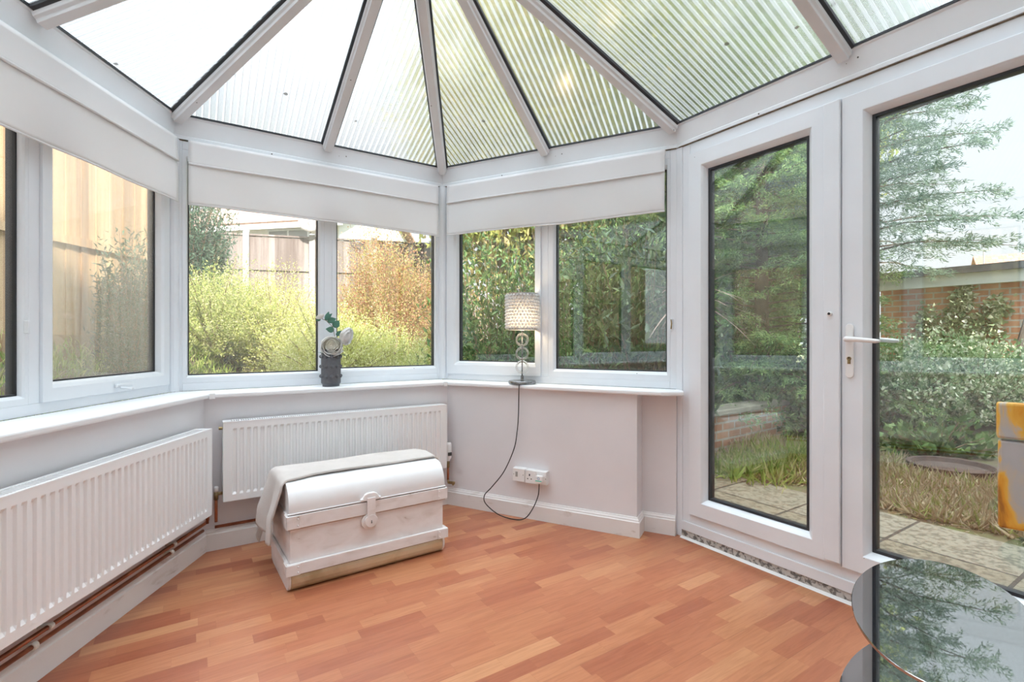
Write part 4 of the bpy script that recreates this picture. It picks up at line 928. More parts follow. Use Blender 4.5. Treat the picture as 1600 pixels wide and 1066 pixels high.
# ------------------------------------------------------------------ distressed chair at the right edge
YEL = distressed('distressed_yellow_paint', [(0.0, (0.14, 0.06, 0.02)), (0.36, (0.34, 0.13, 0.015)), (0.43, (0.62, 0.27, 0.02)), (0.52, (0.70, 0.40, 0.06)), (0.56, (0.46, 0.40, 0.32)), (0.62, (0.40, 0.40, 0.41)), (1.0, (0.46, 0.46, 0.47))], 13, 0.55, (1.7, 1, 0.7))
cd = Vector((0.747, -0.665, 0))
cp = Vector((0.825, 0.85, 0))
Mc = Matrix(((cd.x, -cd.y, 0, cp.x), (cd.y, cd.x, 0, cp.y), (0, 0, 1, 0), (0, 0, 0, 1)))
ch = thing('wooden_chair', 'chair with a distressed yellow painted backrest, cut by the right edge', 'chair', Mc)
CW = 0.44
mb = MB(); mb.box(0.0, CW, -0.012, 0.014, 0.983, 1.043); mb.build('top_rail', YEL, ch, bevel=0.004)
mb = MB(); mb.box(0.002, CW-0.002, -0.008, 0.012, 0.832, 0.980); mb.build('back_panel', YEL, ch, bevel=0.004)
WOODG = mat('weathered_wood', (0.36, 0.27, 0.19), 0.7, var=0.4, vscale=12, stretch=(1, 1, 0.2))
for x in (0.085, CW-0.12): MB().box(x, x+0.035, 0.0145, 0.045, 0.0, 1.02).build('rear_leg', WOODG, ch, bevel=0.004)
for x in (0.085, CW-0.12): MB().box(x, x+0.035, -0.38, -0.345, 0.0, 0.43).build('front_leg', WOODG, ch, bevel=0.004)
MB().box(0.07, CW-0.07, -0.39, 0.0140, 0.43, 0.455).build('seat', YEL, ch, bevel=0.006)

# ------------------------------------------------------------------ garden
def sstep(a, b, x):
    t_ = min(1, max(0, (x-a)/(b-a))); return t_*t_*(3-2*t_)
def gh(x, y):
    """ground height outside"""
    p = Vector((x, y, 0)); dL = p.dot(WALLS['L'][1])-WALLS['L'][2]; dM = p.dot(nM)-3.371; tm = p.dot(tM)
    z = -0.10
    zL = 1.14*sstep(0.15, 1.3, dL)
    zM = (0.70*sstep(0.35, 1.3, dM) + 0.75*sstep(2.0, 5.0, dM) + 0.9*sstep(6, 14, dM))*(1-sstep(1.0, 3.2, tm))
    zD = 0.10*sstep(4.3, 5.0, tm) + 0.35*sstep(5.2, 9.0, tm)
    return z + max(zL, zM, zD)
SOIL = distressed('garden_soil_and_moss', [(0.0, (0.05, 0.04, 0.025)), (0.45, (0.11, 0.09, 0.05)), (0.6, (0.09, 0.12, 0.03)), (1.0, (0.20, 0.22, 0.07))], 3, 0.95)
def ground():
    xs = list(np.arange(-14, 16.01, 0.25)); ys = list(np.arange(-6, 24.01, 0.25)); v = []; f = []
    nx = len(xs)
    for y in ys:
        for x in xs:
            p = Vector((x, y, 0)); ins = all(p.dot(WALLS[k][1]) < WALLS[k][2]+0.10 for k in WALLS)
            v.append((x, y, -0.12 if ins else gh(x, y)))
    f = [(j*nx+i, j*nx+i+1, (j+1)*nx+i+1, (j+1)*nx+i) for j in range(len(ys)-1) for i in range(nx-1)]
    o = MB().add(v, f).build('ground', SOIL, fix=False, smooth=True); struct(o, 'garden ground around the conservatory', 'ground')
ground()
mb = MB(); mb.box(-120, 120, -60, 160, -0.6, -0.5); struct(mb.build('ground_far', mat('far_ground', (0.16, 0.20, 0.09), 0.95, var=0.3, vscale=0.3)), 'open land beyond the gardens', 'ground')

# patio slabs along the doors
def slabmat():
    m = brickmat('wet_paving_slab', (0.20, 0.17, 0.115), (0.26, 0.235, 0.18), (0.05, 0.045, 0.035), 0.60, 0.60, 0.010, 'xy')
    b = m.node_tree.nodes['Principled BSDF']; b.inputs['Roughness'].default_value = 0.55
    for n_ in m.node_tree.nodes:
        if n_.type == 'TEX_BRICK': n_.offset = 0.0
        if n_.type == 'TEX_NOISE': n_.inputs['Scale'].default_value = 30; n_.inputs['Detail'].default_value = 10
        if n_.type == 'VALTORGB': n_.color_ramp.elements[0].position = 0.40; n_.color_ramp.elements[0].color = (0.30, 0.29, 0.26, 1); n_.color_ramp.elements[1].position = 0.54
        if n_.type == 'MIX': n_.inputs[0].default_value = 0.75
    return m
mb = MB(); mb.box(-2.5, 4.6, 0.09, 1.74, -0.14, -0.085)
struct(mb.build('patio', slabmat(), matrix=WM('D')), 'damp stone slab patio outside the doors', 'patio')

rng = np.random.default_rng(11)
def leaves_obj(name, C_, D_, Lw, m_, parent, fold=0.3, tip=0.0):
    """C_: base points, D_: directions, Lw: (length, width) per leaf -> one mesh of folded kites"""
    n = len(C_); D_ = D_/np.linalg.norm(D_, axis=1)[:, None]
    rv = rng.normal(size=(n, 3)); S = np.cross(D_, rv); S /= np.linalg.norm(S, axis=1)[:, None]; N_ = np.cross(S, D_)
    Ln, Wd = Lw[:, 0:1], Lw[:, 1:2]
    V = np.empty((n, 4, 3)); V[:, 0] = C_; V[:, 2] = C_ + D_*Ln - N_*Ln*tip
    mid = C_ + D_*Ln*0.45
    V[:, 1] = mid + S*Wd*0.5 + N_*Wd*fold; V[:, 3] = mid - S*Wd*0.5 + N_*Wd*fold
    me = bpy.data.meshes.new(name); me.vertices.add(n*4); me.vertices.foreach_set('co', V.reshape(-1))
    idx = np.arange(n)[:, None]*4 + np.array([[0, 1, 2, 0, 2, 3]]); me.loops.add(n*6); me.loops.foreach_set('vertex_index', idx.reshape(-1).astype(np.int32))
    me.polygons.add(n*2); me.polygons.foreach_set('loop_start', (np.arange(n*2)*3).astype(np.int32)); me.polygons.foreach_set('loop_total', np.full(n*2, 3, dtype=np.int32))
    me.update(calc_edges=True); me.validate(); me.materials.append(m_)
    o = bpy.data.objects.new(name, me); COL.objects.link(o); o.parent = parent
    return o
BARK = mat('brown_bark', (0.13, 0.09, 0.06), 0.9, var=0.4, vscale=12)
TWIG = mat('thin_twig', (0.22, 0.15, 0.09), 0.85)
def bush(name, label, cat, base, rad, ntw, lpt, ll, lw, m_, group=None, up=0.4, twig=TWIG, zc=None, spread=0.35, droop=0.0, seed=0, tr=0.006, inner=0.25, box=0.0):
    """shrub: twigs grown from the base to points in an ellipsoid, leaves along each twig"""
    r = np.random.default_rng(100+seed); par = thing(name, label, cat, Matrix.Translation(base), group)
    zc = rad[2]*0.95 if zc is None else zc
    d = r.normal(size=(ntw, 3)); d /= np.linalg.norm(d, axis=1)[:, None]
    if box: d = np.sign(d)*np.abs(d)**(1-box); 
    rr = r.uniform(0.72, 1.08, size=(ntw, 1)); lump = 1+0.18*np.sin(d[:, :1]*5+seed)+0.14*np.sin(d[:, 2:3]*7+d[:, 1:2]*6)
    T = d*rr*lump*np.array(rad) + np.array((0, 0, zc)); T[:, 2] = np.maximum(T[:, 2], 0.04)
    A = T*np.array((0.35, 0.35, 0.45))*r.uniform(0.3, 1.0, size=(ntw, 1)); A[:, 2] = np.maximum(A[:, 2], 0.02)
    t_ = np.linspace(inner, 1, lpt)[None, :, None] + r.uniform(-0.05, 0.05, size=(ntw, lpt, 1))
    P = A[:, None, :]*(1-t_) + T[:, None, :]*t_ + r.normal(size=(ntw, lpt, 3))*spread*ll
    P[:, :, 2] -= droop*(t_[:, :, 0]**2)*rad[2]; P[:, :, 2] = np.maximum(P[:, :, 2], 0.01)
    ax = (T-A); ax /= np.linalg.norm(ax, axis=1)[:, None]
    D = ax[:, None, :]*0.6 + r.normal(size=(ntw, lpt, 3))*0.75 + np.array((0, 0, up))
    n = ntw*lpt; sc_ = r.uniform(0.65, 1.25, size=(n, 1))
    leaves_obj('foliage', P.reshape(-1, 3), D.reshape(-1, 3), np.hstack((sc_*ll, sc_*lw)), m_, par)
    mb = MB()
    for i in range(0, ntw, max(1, ntw//140)):
        a, b = Vector(A[i]), Vector(T[i]); mid = (a+b)/2 + Vector((0, 0, 0.05*rad[2]))
        mb.tube([(a.x*0.12, a.y*0.12, -0.05), a, mid, b], [tr*1.8, tr*1.3, tr*0.8, tr*0.3], 4, False)
    mb.build('stems', twig, par, fix=False)
    return par
def onto(x, y, dz=0): return Vector((x, y, gh(x, y)+dz))

# leaf colours
YG = leafmat('yellow_green_leaf', (0.36, 0.40, 0.08), (0.62, 0.62, 0.24), (0.74, 0.72, 0.44), 0.45)
YG2 = leafmat('olive_green_leaf', (0.20, 0.28, 0.06), (0.50, 0.52, 0.18), (0.64, 0.62, 0.34), 0.45)
RUST = leafmat('rust_and_lime_leaf', (0.50, 0.20, 0.12), (0.46, 0.50, 0.18), (0.64, 0.36, 0.26), 0.45)
DKG = leafmat('dark_blue_green_needle', (0.03, 0.075, 0.045), (0.10, 0.18, 0.115), None, 0.2)
MIDG = leafmat('mid_green_leaf', (0.035, 0.08, 0.025), (0.12, 0.21, 0.06), (0.18, 0.27, 0.09), 0.3)
LAUR = leafmat('glossy_laurel_leaf', (0.025, 0.055, 0.02), (0.07, 0.13, 0.045), (0.15, 0.20, 0.07), 0.2, 0.4, 0.4)
CONI = leafmat('green_conifer_needle', (0.08, 0.17, 0.06), (0.24, 0.38, 0.14), (0.34, 0.46, 0.16), 0.35)
CONB = leafmat('blue_grey_conifer_needle', (0.10, 0.18, 0.13), (0.28, 0.37, 0.27), None, 0.35)
VAR = leafmat('cream_edged_leaf', (0.12, 0.22, 0.09), (0.46, 0.54, 0.32), (0.80, 0.80, 0.64), 0.35)
STRAW = leafmat('dry_straw_blade', (0.48, 0.38, 0.23), (0.80, 0.70, 0.52), (0.40, 0.48, 0.15), 0.35)
VARI = leafmat('cream_edged_ivy_leaf', (0.20, 0.30, 0.14), (0.62, 0.66, 0.44), (0.86, 0.85, 0.72), 0.3)
GRASS = leafmat('lawn_blade', (0.20, 0.32, 0.05), (0.48, 0.58, 0.16), (0.66, 0.64, 0.30), 0.45)
CREAMT = leafmat('golden_tree_leaf', (0.34, 0.38, 0.10), (0.56, 0.54, 0.20), (0.66, 0.52, 0.28), 0.5)
TREEG = leafmat('light_green_tree_leaf', (0.22, 0.30, 0.07), (0.44, 0.50, 0.16), (0.52, 0.52, 0.22), 0.5)
CONY = leafmat('yellow_green_conifer_needle', (0.16, 0.22, 0.06), (0.34, 0.40, 0.13), None, 0.4)

def at(u, d): return ((u-800)/780*d, d)
# bushes outside the middle window
for i, (u, d, r3, m_, lb) in enumerate((
        (335, 5.3, (0.75, 0.7, 0.52), YG2, 'low yellow-green shrub at the left of the middle window view'),
        (430, 5.7, (0.75, 0.7, 0.62), YG, 'bright yellow-green shrub in front of the grey fence'),
        (520, 5.2, (0.70, 0.7, 0.50), YG, 'sunlit yellow-green shrub behind the vase'),
        (610, 5.6, (0.75, 0.7, 0.58), YG, 'yellow-green shrub below the rust-leaved bush'),
        (680, 5.0, (0.55, 0.55, 0.42), YG2, 'olive green shrub at the far corner of the room'))):
    x, y = at(u, d); bush('garden_shrub', lb, 'shrub', onto(x, y), r3, 1900, 28, 0.025, 0.0105, m_, 'shrubs outside the middle window', seed=i, up=0.2, zc=r3[2]*0.8)
x, y = at(605, 7.2); bush('rust_leaved_bush', 'tall bush of rusty red and lime leaves behind the yellow-green shrubs', 'bush', onto(x, y), (1.05, 0.7, 1.35), 4200, 32, 0.030, 0.013, RUST, None, seed=21, zc=1.1)
x, y = at(700, 7.6); bush('rust_leaved_bush', 'second rusty leaved bush, right behind the corner post', 'bush', onto(x, y), (0.85, 0.6, 1.3), 2600, 30, 0.030, 0.013, RUST, None, seed=22, zc=1.05)
x, y = at(296, 7.4); bush('dark_evergreen', 'dark blue-green evergreen in front of the fence at the left', 'tree', onto(x, y), (0.62, 0.62, 1.15), 900, 22, 0.075, 0.018, DKG, None, seed=31, zc=1.15, up=0.0)

def fence(label, p, q, bays, ht, bm_, postm, board=0.10, gravel=0.25, cat='fence', zbase=None, split=None):
    p, q = Vector(p), Vector(q); d = q-p; L_ = d.length; ang = math.atan2(d.y, d.x); z0 = gh(p.x, p.y) if zbase is None else zbase
    par = thing('garden_fence', label, cat, Matrix.Translation((p.x, p.y, z0)) @ Matrix.Rotation(ang, 4, 'Z'))
    w = L_/bays
    for i in range(bays+1):
        mb = MB(); x = i*w; mb.hexa([(x-.05, -.05, -.4), (x+.05, -.05, -.4), (x+.05, .05, -.4), (x-.05, .05, -.4), (x-.05, -.05, ht+.06), (x+.05, -.05, ht+.06), (x+.045, .045, ht+.10), (x-.045, .045, ht+.10)]); mb.build('post', postm, par)
    for i in range(bays):
        mb = MB(); x0 = i*w+.052; x1 = (i+1)*w-.052; n = int((x1-x0)/board); bw = (x1-x0)/n
        for k in range(n):
            a = x0+k*bw; dz = 0.004*((k*7) % 5); mb.hexa([(a, -.012, gravel), (a+bw*1.06, -.004, gravel), (a+bw*1.06, .006, gravel), (a, .004, gravel), (a, -.012, ht-dz), (a+bw*1.06, -.004, ht-dz), (a+bw*1.06, .006, ht-dz), (a, .004, ht-dz)])
        mb.build('board_panel', bm_, par)
        mb = MB(); mb.box(x0, x1, -.022, -.002, 0.0, gravel); mb.build('gravel_board', postm, par)
        mb = MB(); mb.box(x0, x1, -.03, .03, ht, ht+.03)
        mb.build('rail', bm_, par)
        if split: MB().box(x0, x1, -.035, -.013, split-.03, split+.03).build('rail', bm_, par)
    return par
GREYB = boardmat('silver_grey_boards', (0.19, 0.155, 0.145), (0.32, 0.28, 0.27), (0.11, 0.08, 0.07), 0.10)
BROWNB = boardmat('orange_brown_boards', (0.44, 0.29, 0.16), (0.62, 0.46, 0.28), (0.24, 0.14, 0.08), 0.10)
CONC = mat('pale_concrete', (0.42, 0.41, 0.40), 0.9, var=0.2, vscale=10)
x0, y0 = at(180, 8.4); x1, y1 = at(385, 9.0); x2, y2 = at(488, 9.3); x3, y3 = at(1010, 10.8)
dd_ = (Vector((x2, y2, 0))-Vector((x1, y1, 0)))
pa = Vector((x1, y1, 0))-dd_*3; pb = Vector((x1, y1, 0))+dd_*3
fence('weathered grey board fence with concrete posts behind the shrubs', pa, pb, 6, 1.72, GREYB, CONC, 0.10, 0.15, zbase=1.30, split=1.13)
fence('sunlit brown board fence close to the left window', (-3.35, -2.0, 0), (-3.12, 4.3, 0), 4, 2.05, BROWNB, mat('brown_timber_post', (0.40, 0.26, 0.14), 0.9, var=0.3), 0.12, 0.18, zbase=1.00, split=0.85)

# lawn in front of the left fence
x, y = -2.86, 3.75
bush('dark_evergreen', 'dark evergreen shrub at the far end of the brown fence', 'shrub', onto(x, y), (0.25, 0.25, 0.56), 420, 18, 0.045, 0.013, DKG, None, seed=33, zc=0.62, up=0.0)
def grass(name, label, n, fn, hmin, hmax, w, m_, lean=0.35):
    par = None
    P = np.array([fn() for _ in range(n)]); D = rng.normal(size=(n, 3))*lean + np.array((0, 0, 1)); h = rng.uniform(hmin, hmax, size=(n, 1))
    o = leaves_obj(name, P, D, np.hstack((h, np.full((n, 1), w))), m_, None, 0.1, 0.25)
    return tag(o, label, 'grass', kind='stuff')
def lawn_pt():
    while True:
        x = rng.uniform(-3.3, -1.95); y = rng.uniform(0.2, 7.0); p = Vector((x, y, 0))
        if x < -2.9 and rng.uniform() < 0.6: return (x, y, gh(x, y)+rng.uniform(0, 0.12))
        if p.dot(WALLS['L'][1]) > 1.742+0.18 or (p.dot(nM) > 3.6 and x < -1.9): return (x, y, gh(x, y)-0.01)
grass('lawn_grass', 'sunlit lawn strip between the left window and the brown fence', 16000, lawn_pt, 0.04, 0.11, 0.010, GRASS)

# beyond the fences: bungalow, dish, tiled roof
WHR = mat('white_render', (0.80, 0.79, 0.77), 0.85)
PINKT = brickmat('pale_red_roof_tiles', (0.36, 0.23, 0.18), (0.42, 0.29, 0.24), (0.28, 0.18, 0.14), 0.3, 0.22, 0.02, 'xy')
def house(label, c, rot, w, dp, z0, hw, hr, wins, roofm, over=0.35):
    par = thing('bungalow', label, 'house', Matrix.Translation((c[0], c[1], z0)) @ Matrix.Rotation(rot, 4, 'Z'))
    mb = MB(); mb.box(-w/2, w/2, -dp/2, dp/2, -1.2, hw); mb.prism([(-dp/2, hw), (dp/2, hw), (0, hw+hr)], -w/2, w/2, 'x'); mb.build('wall', WHR, par)
    for sg in (-1, 1):
        mb = MB(); a = math.atan2(hr, dp/2); n_ = Vector((0, -sg*math.sin(a), math.cos(a)))
        e = Vector((0, sg*(dp/2+over), hw-over*hr/(dp/2))); t_ = Vector((0, 0, hr+hw))
        n2 = Vector((0, sg*math.sin(a), math.cos(a)))*0.09
        pts = [Vector((x, e.y, e.z)) for x in (-w/2-over, w/2+over)] + [Vector((x, 0, hw+hr)) for x in (w/2+over, -w/2-over)]
        mb.add([p+n2*0.05 for p in pts] + [p+n2 for p in pts], [(0, 1, 2, 3), (4, 7, 6, 5), (0, 4, 5, 1), (1, 5, 6, 2), (2, 6, 7, 3), (3, 7, 4, 0)]); mb.build('roof', roofm, par)
        mb = MB(); mb.box(-w/2-over, w/2+over, min(e.y, e.y+sg*0.03), max(e.y, e.y+sg*0.03), e.z-0.16, e.z+0.02); mb.build('fascia', WHR, par)
    for (x, z, ww, hh, face) in wins:
        mb = MB()
        if face == 'f': mb.box(x-ww/2, x+ww/2, -dp/2-0.05, -dp/2-0.002, z, z+hh)
        else: mb.box(-w/2-0.05, -w/2-0.002, x-ww/2, x+ww/2, z, z+hh)
        f_ = mb.build('window', UPVC, par)
        mb = MB()
        for q in range(2):
            a = x-ww/2+0.05+q*(ww/2-0.02); b = a+ww/2-0.09
            if face == 'f': mb.box(a, b, -dp/2-0.056, -dp/2-0.0505, z+0.07, z+hh-0.07)
            else: mb.box(-w/2-0.056, -w/2-0.0505, a, b, z+0.07, z+hh-0.07)
        mb.build('pane', mat('dark_pane', (0.32, 0.34, 0.36), 0.1), f_)
    return par
hx, hy = at(415, 17.5)
house('white bungalow with a pale tiled roof above the grey fence', (hx, hy+3.0), R(-12), 7.0, 6.0, 2.9, 2.35, 1.6, [(-1.2, 1.0, 1.4, 1.05, 'f'), (1.6, 1.0, 1.6, 1.05, 'f')], PINKT)
house('neighbouring house with pinkish tiled roof beyond the left fence', (-13.2, 9.5), R(70), 9.0, 7.0, 0.8, 2.5, 2.4, [(-1.0, 1.0, 1.5, 1.1, 'f')], PINKT)
dx, dy = at(487, 9.25)
dish = thing('satellite_dish', 'round grey satellite dish on the fence post', 'satellite dish', Matrix.Translation((dx, dy-0.06, 3.16)))
mb = MB(); DM = mat('grey_dish', (0.52, 0.50, 0.49), 0.5); v = []
q_ = Vector((0.25, -1, 0.35)).to_track_quat('Z', 'Y')
mb.lathe([(0.001, 0.0), (0.10, 0.012), (0.20, 0.05), (0.205, 0.055), (0.10, 0.02), (0.001, 0.008)], 28); mb.v = [tuple(q_ @ Vector(p) + Vector((0, 0, 0.12))) for p in mb.v]; mb.build('reflector', DM, dish, smooth=True)
mb = MB(); mb.tube([(0, 0.0, -0.06), (0, 0.02, 0.12)], 0.016, 8); mb.tube([(0, 0, 0.02), (0.05, -0.25, 0.10)], 0.008, 6); mb.build('bracket', DM, dish)

# evergreens behind the lamp window and the doors
x, y = at(770, 5.6); bush('laurel_bush', 'dark green laurel outside the lamp window, left of the lamp', 'bush', onto(x, y), (0.85, 0.7, 1.25), 620, 16, 0.075, 0.028, MIDG, 'laurels outside the lamp window', seed=41, zc=1.2)
x, y = at(900, 5.4); bush('laurel_bush', 'green laurel outside the lamp window, just right of the lamp', 'bush', onto(x, y), (0.80, 0.7, 1.20), 620, 16, 0.070, 0.026, MIDG, 'laurels outside the lamp window', seed=42, zc=1.15)
x, y = at(1010, 5.1); bush('laurel_bush', 'broad leaved laurel by the right side of the lamp window', 'bush', onto(x, y), (0.75, 0.7, 1.35), 420, 13, 0.125, 0.042, LAUR, 'laurels outside the lamp window', seed=43, zc=1.25)

def conifer(label, base, H_, R0, m_, nb, seed, grp=None, bare=0.0, lean=(0, 0), ln=0.060, wn_=0.012, per=56, up0=0.35, sub=8):
    r = np.random.default_rng(seed); par = thing('conifer_tree', label, 'tree', Matrix.Translation(base), grp)
    mb = MB(); mb.tube([(0, 0, -0.1), (lean[0]*0.5, lean[1]*0.5, H_*0.5), (lean[0], lean[1], H_*0.97)], [0.11, 0.07, 0.012], 8); mb.build('trunk', BARK, par, smooth=True)
    C_, D_, B_ = [], [], MB()
    for i in range(nb):
        f = (i+0.5)/nb; z = H_*(bare+(1-bare)*f); a = i*2.399+r.uniform(-.3, .3)
        L_ = R0*((1-f)**0.75*0.92+0.10)*r.uniform(0.75, 1.15)
        d = np.array((math.cos(a), math.sin(a), up0*(0.3+f))); o = np.array((lean[0]*f, lean[1]*f, z))
        tip = o + d*L_ + np.array((0, 0, -0.12*L_))
        B_.tube([tuple(o), tuple(o+d*L_*0.5), tuple(tip)], [0.018, 0.010, 0.003], 4, False)
        side = np.cross(d, (0, 0, 1)); side /= np.linalg.norm(side)
        for s_ in range(sub):
            t_ = 0.18+0.82*(s_+r.uniform(0, 1))/sub; b0 = o+d*L_*t_ + np.array((0, 0, -0.12*L_*t_*t_))
            for sg in (-1, 1):
                dv = d*0.8+side*sg*r.uniform(0.5, 1.0)+np.array((0, 0, r.uniform(-0.35, 0.2))); dv /= np.linalg.norm(dv); l2 = L_*(0.42*(1-t_)+0.16)*r.uniform(0.7, 1.2)
                q = r.uniform(0.05, 1, size=(per, 1)); P = b0+dv*l2*q+r.normal(size=(per, 3))*0.018; P[:, 2] -= 0.15*l2*q[:, 0]**2
                C_.append(P); D_.append(dv*0.9+r.normal(size=(per, 3))*0.55+np.array((0, 0, -0.15)))
    C_ = np.concatenate(C_); D_ = np.concatenate(D_); n = len(C_); s_ = r.uniform(0.6, 1.2, size=(n, 1))
    leaves_obj('foliage', C_, D_, np.hstack((s_*ln, s_*wn_)), m_, par)
    B_.build('branches', BARK, par, fix=False)
    return par
x, y = at(1330, 7.0); conifer('tall feathery conifer seen through the right door, before the brick garage', onto(x, y), 6.6, 1.75, CONB, 120, 51, 'conifers outside the doors', up0=0.25, bare=0.29)
x, y = at(1190, 6.6); conifer('bushy green conifer seen through the left door', onto(x, y), 5.8, 1.7, CONI, 150, 52, 'conifers outside the doors', up0=0.2)
x, y = at(1075, 8.2); conifer('tall green conifer behind the corner between lamp window and doors', onto(x, y), 8.6, 2.2, CONY, 130, 53, 'conifers outside the doors', up0=0.2)
x, y = at(1150, 8.6); bush('cypress_hedge', 'dense dark cypress hedge closing the view behind the conifers', 'hedge', onto(x, y), (1.7, 0.8, 2.3), 1500, 26, 0.075, 0.022, CONI, None, seed=44, zc=2.2, up=0.1)
x, y = at(960, 7.4); bush('cypress_hedge', 'leafy hedge behind the laurels of the lamp window', 'hedge', onto(x, y), (1.6, 0.7, 1.7), 1100, 24, 0.075, 0.030, MIDG, None, seed=45, zc=1.6, up=0.1)
CORD = leafmat('purple_strap_leaf', (0.20, 0.12, 0.10), (0.34, 0.24, 0.19), (0.26, 0.28, 0.14), 0.2)
def cordyline(x, y, zt):
    par = thing('cordyline', 'cordyline with long purple-brown strap leaves by the left door', 'plant', Matrix.Translation(onto(x, y))); h = zt-gh(x, y); r = random.Random(5)
    MB().tube([(0, 0, -0.1), (0.03, 0, h*0.5), (0, 0, h)], [0.05, 0.045, 0.035], 8).build('trunk', BARK, par, smooth=True)
    mb = MB()
    for i in range(80):
        a = i*2.399; el_ = r.uniform(-0.3, 1.3); L_ = r.uniform(0.45, 0.75); w = 0.016
        d = Vector((math.cos(a)*math.cos(el_), math.sin(a)*math.cos(el_), math.sin(el_))); sd = Vector((-math.sin(a), math.cos(a), 0))
        def pt(u, v): return tuple(Vector((0, 0, h-0.08+0.12*i/80)) + d*L_*v + Vector((0, 0, -0.35*L_*v*v)) + sd*w*(u-0.5)*2*(1-v)**0.6)
        mb.grid(pt, 1, 7)
    mb.build('strap_leaves', CORD, par, fix=False)
cordyline(*at(1078, 4.7), 1.55)
def tree(label, base, H_, cr, m_, seed, nt, ll, lw, grp=None):
    par = bush('broadleaf_tree', label, 'tree', base, cr, nt, 20, ll, lw, m_, grp, seed=seed, zc=H_-cr[2]*0.9, inner=0.35, spread=1.2)
    mb = MB(); mb.tube([(0, 0, -0.2), (0.08, 0, (H_-cr[2])*0.5), (0, 0.1, H_-cr[2]*1.2), (0, 0, H_-cr[2]*0.6)], [0.16, 0.13, 0.10, 0.05], 10); mb.build('trunk', BARK, par, smooth=True)
    return par
x, y = at(835, 8.8); tree('golden leaved tree rising above the roof behind the lamp window', onto(x, y), 10.2, (2.5, 2.0, 3.6), CREAMT, 61, 1900, 0.13, 0.075)
x, y = at(1035, 8.9); tree('green leaved tree rising above the roof over the doors', onto(x, y), 10.4, (2.6, 2.0, 3.8), TREEG, 62, 2000, 0.13, 0.075)
x, y = at(1225, 9.4); tree('pale green tree above the roof at the right, behind the bushy conifer', onto(x, y), 9.6, (2.3, 2.0, 3.4), TREEG, 63, 1700, 0.13, 0.075)

# raised brick planter outside the left door
PBR = brickmat('old_garden_brick', (0.36, 0.16, 0.09), (0.46, 0.24, 0.14), (0.42, 0.38, 0.33), 0.225, 0.085, 0.012, 'xz')
pl0, pl1 = Vector((1.80, 4.86, 0)), Vector((3.25, 5.92, 0)); dpl = pl1-pl0
planter = thing('brick_planter', 'low red brick retaining wall with stone coping outside the left door', 'planter', Matrix.Translation((pl0.x, pl0.y, -0.05)) @ Matrix.Rotation(math.atan2(dpl.y, dpl.x), 4, 'Z'))
mb = MB(); mb.box(0, dpl.length, 0, 0.22, -0.1, 0.42); mb.box(0.0, 0.22, 0.22, 1.6, -0.1, 0.42); mb.build('brick_wall', PBR, planter)
mb = MB(); mb.box(-0.03, dpl.length+0.03, -0.03, 0.25, 0.42, 0.475); mb.build('coping', mat('mossy_stone', (0.27, 0.25, 0.19), 0.9, var=0.4, vscale=9), planter, bevel=0.01)
# low planting by the doors
x, y = 3.05, 6.45; bush('bramble_bush', 'tangle of brambles and ivy growing behind the brick planter', 'bush', onto(x, y, -0.05), (1.1, 0.8, 0.75), 420, 14, 0.075, 0.045, MIDG, None, seed=71, zc=0.6)
x, y = at(1415, 5.9); bush('variegated_bush', 'cream-edged variegated bush at the left of the right door view', 'bush', onto(x, y), (0.85, 0.7, 0.62), 900, 18, 0.050, 0.030, VAR, 'variegated bushes before the garage', seed=72, zc=0.42)
x, y = at(1540, 5.6); bush('variegated_bush', 'green and cream variegated bush below the leaning trellis', 'bush', onto(x, y), (0.85, 0.7, 0.58), 900, 18, 0.050, 0.030, VAR, 'variegated bushes before the garage', seed=73, zc=0.40)
x, y = at(1300, 6.0); bush('ground_ivy', 'broad green ivy leaves spreading between the two doors', 'bush', onto(x, y), (0.7, 0.6, 0.5), 300, 14, 0.070, 0.045, MIDG, None, seed=74, zc=0.3)
x, y = at(1470, 4.75); bush('leafy_weed', 'low leafy weeds above the rusty disc', 'weed', onto(x, y), (0.55, 0.30, 0.20), 90, 8, 0.085, 0.055, MIDG, None, seed=75, zc=0.12)
def straw_pt():
    while True:
        tm = rng.uniform(4.10, 5.4); s = rng.uniform(-2.0, 2.3); p = WP('D', s, tm-2.42)
        dpx = (Vector((p.x, p.y, 0))-pl0).dot(Vector((-dpl.y, dpl.x, 0)).normalized())
        if dpx > -0.02 and (Vector((p.x, p.y, 0))-pl0).dot(dpl.normalized()) > -0.3: continue
        q = noise.noise(Vector((p.x*2.2, p.y*2.2, 0)))
        if tm < 4.3+0.25*q: continue
        if math.hypot(p.x-3.655, p.y-4.15) < 0.33: continue
        return (p.x, p.y, gh(p.x, p.y)-0.01)
grass('dry_grass', 'matted dry straw and grass along the patio edge', 60000, straw_pt, 0.06, 0.18, 0.0026, STRAW, 1.4)
def tuft_pt():
    a = rng.normal(size=2)*0.22; x, y = 2.45+a[0]*1.3, 4.62+a[1]*0.8; return (x, y, gh(x, y)-0.01)
grass('green_grass_tuft', 'green grass tuft in front of the brick planter', 2500, tuft_pt, 0.10, 0.26, 0.008, GRASS, 0.6)
RUSTM = mat('rusted_iron', (0.085, 0.05, 0.038), 0.8, var=0.5, vscale=20)
x, y = at(1487, 4.15)
dc = MB(); dc.lathe([(0.001, 0.02), (0.25, 0.02), (0.27, 0.055), (0.30, 0.055), (0.30, -0.10), (0.001, -0.10)], 40); o = dc.build('iron_disc', RUSTM, matrix=Matrix.Translation(onto(x, y, 0.055)), smooth=False)
tag(o, 'round rusty iron disc lying in the dry grass', 'metal disc')

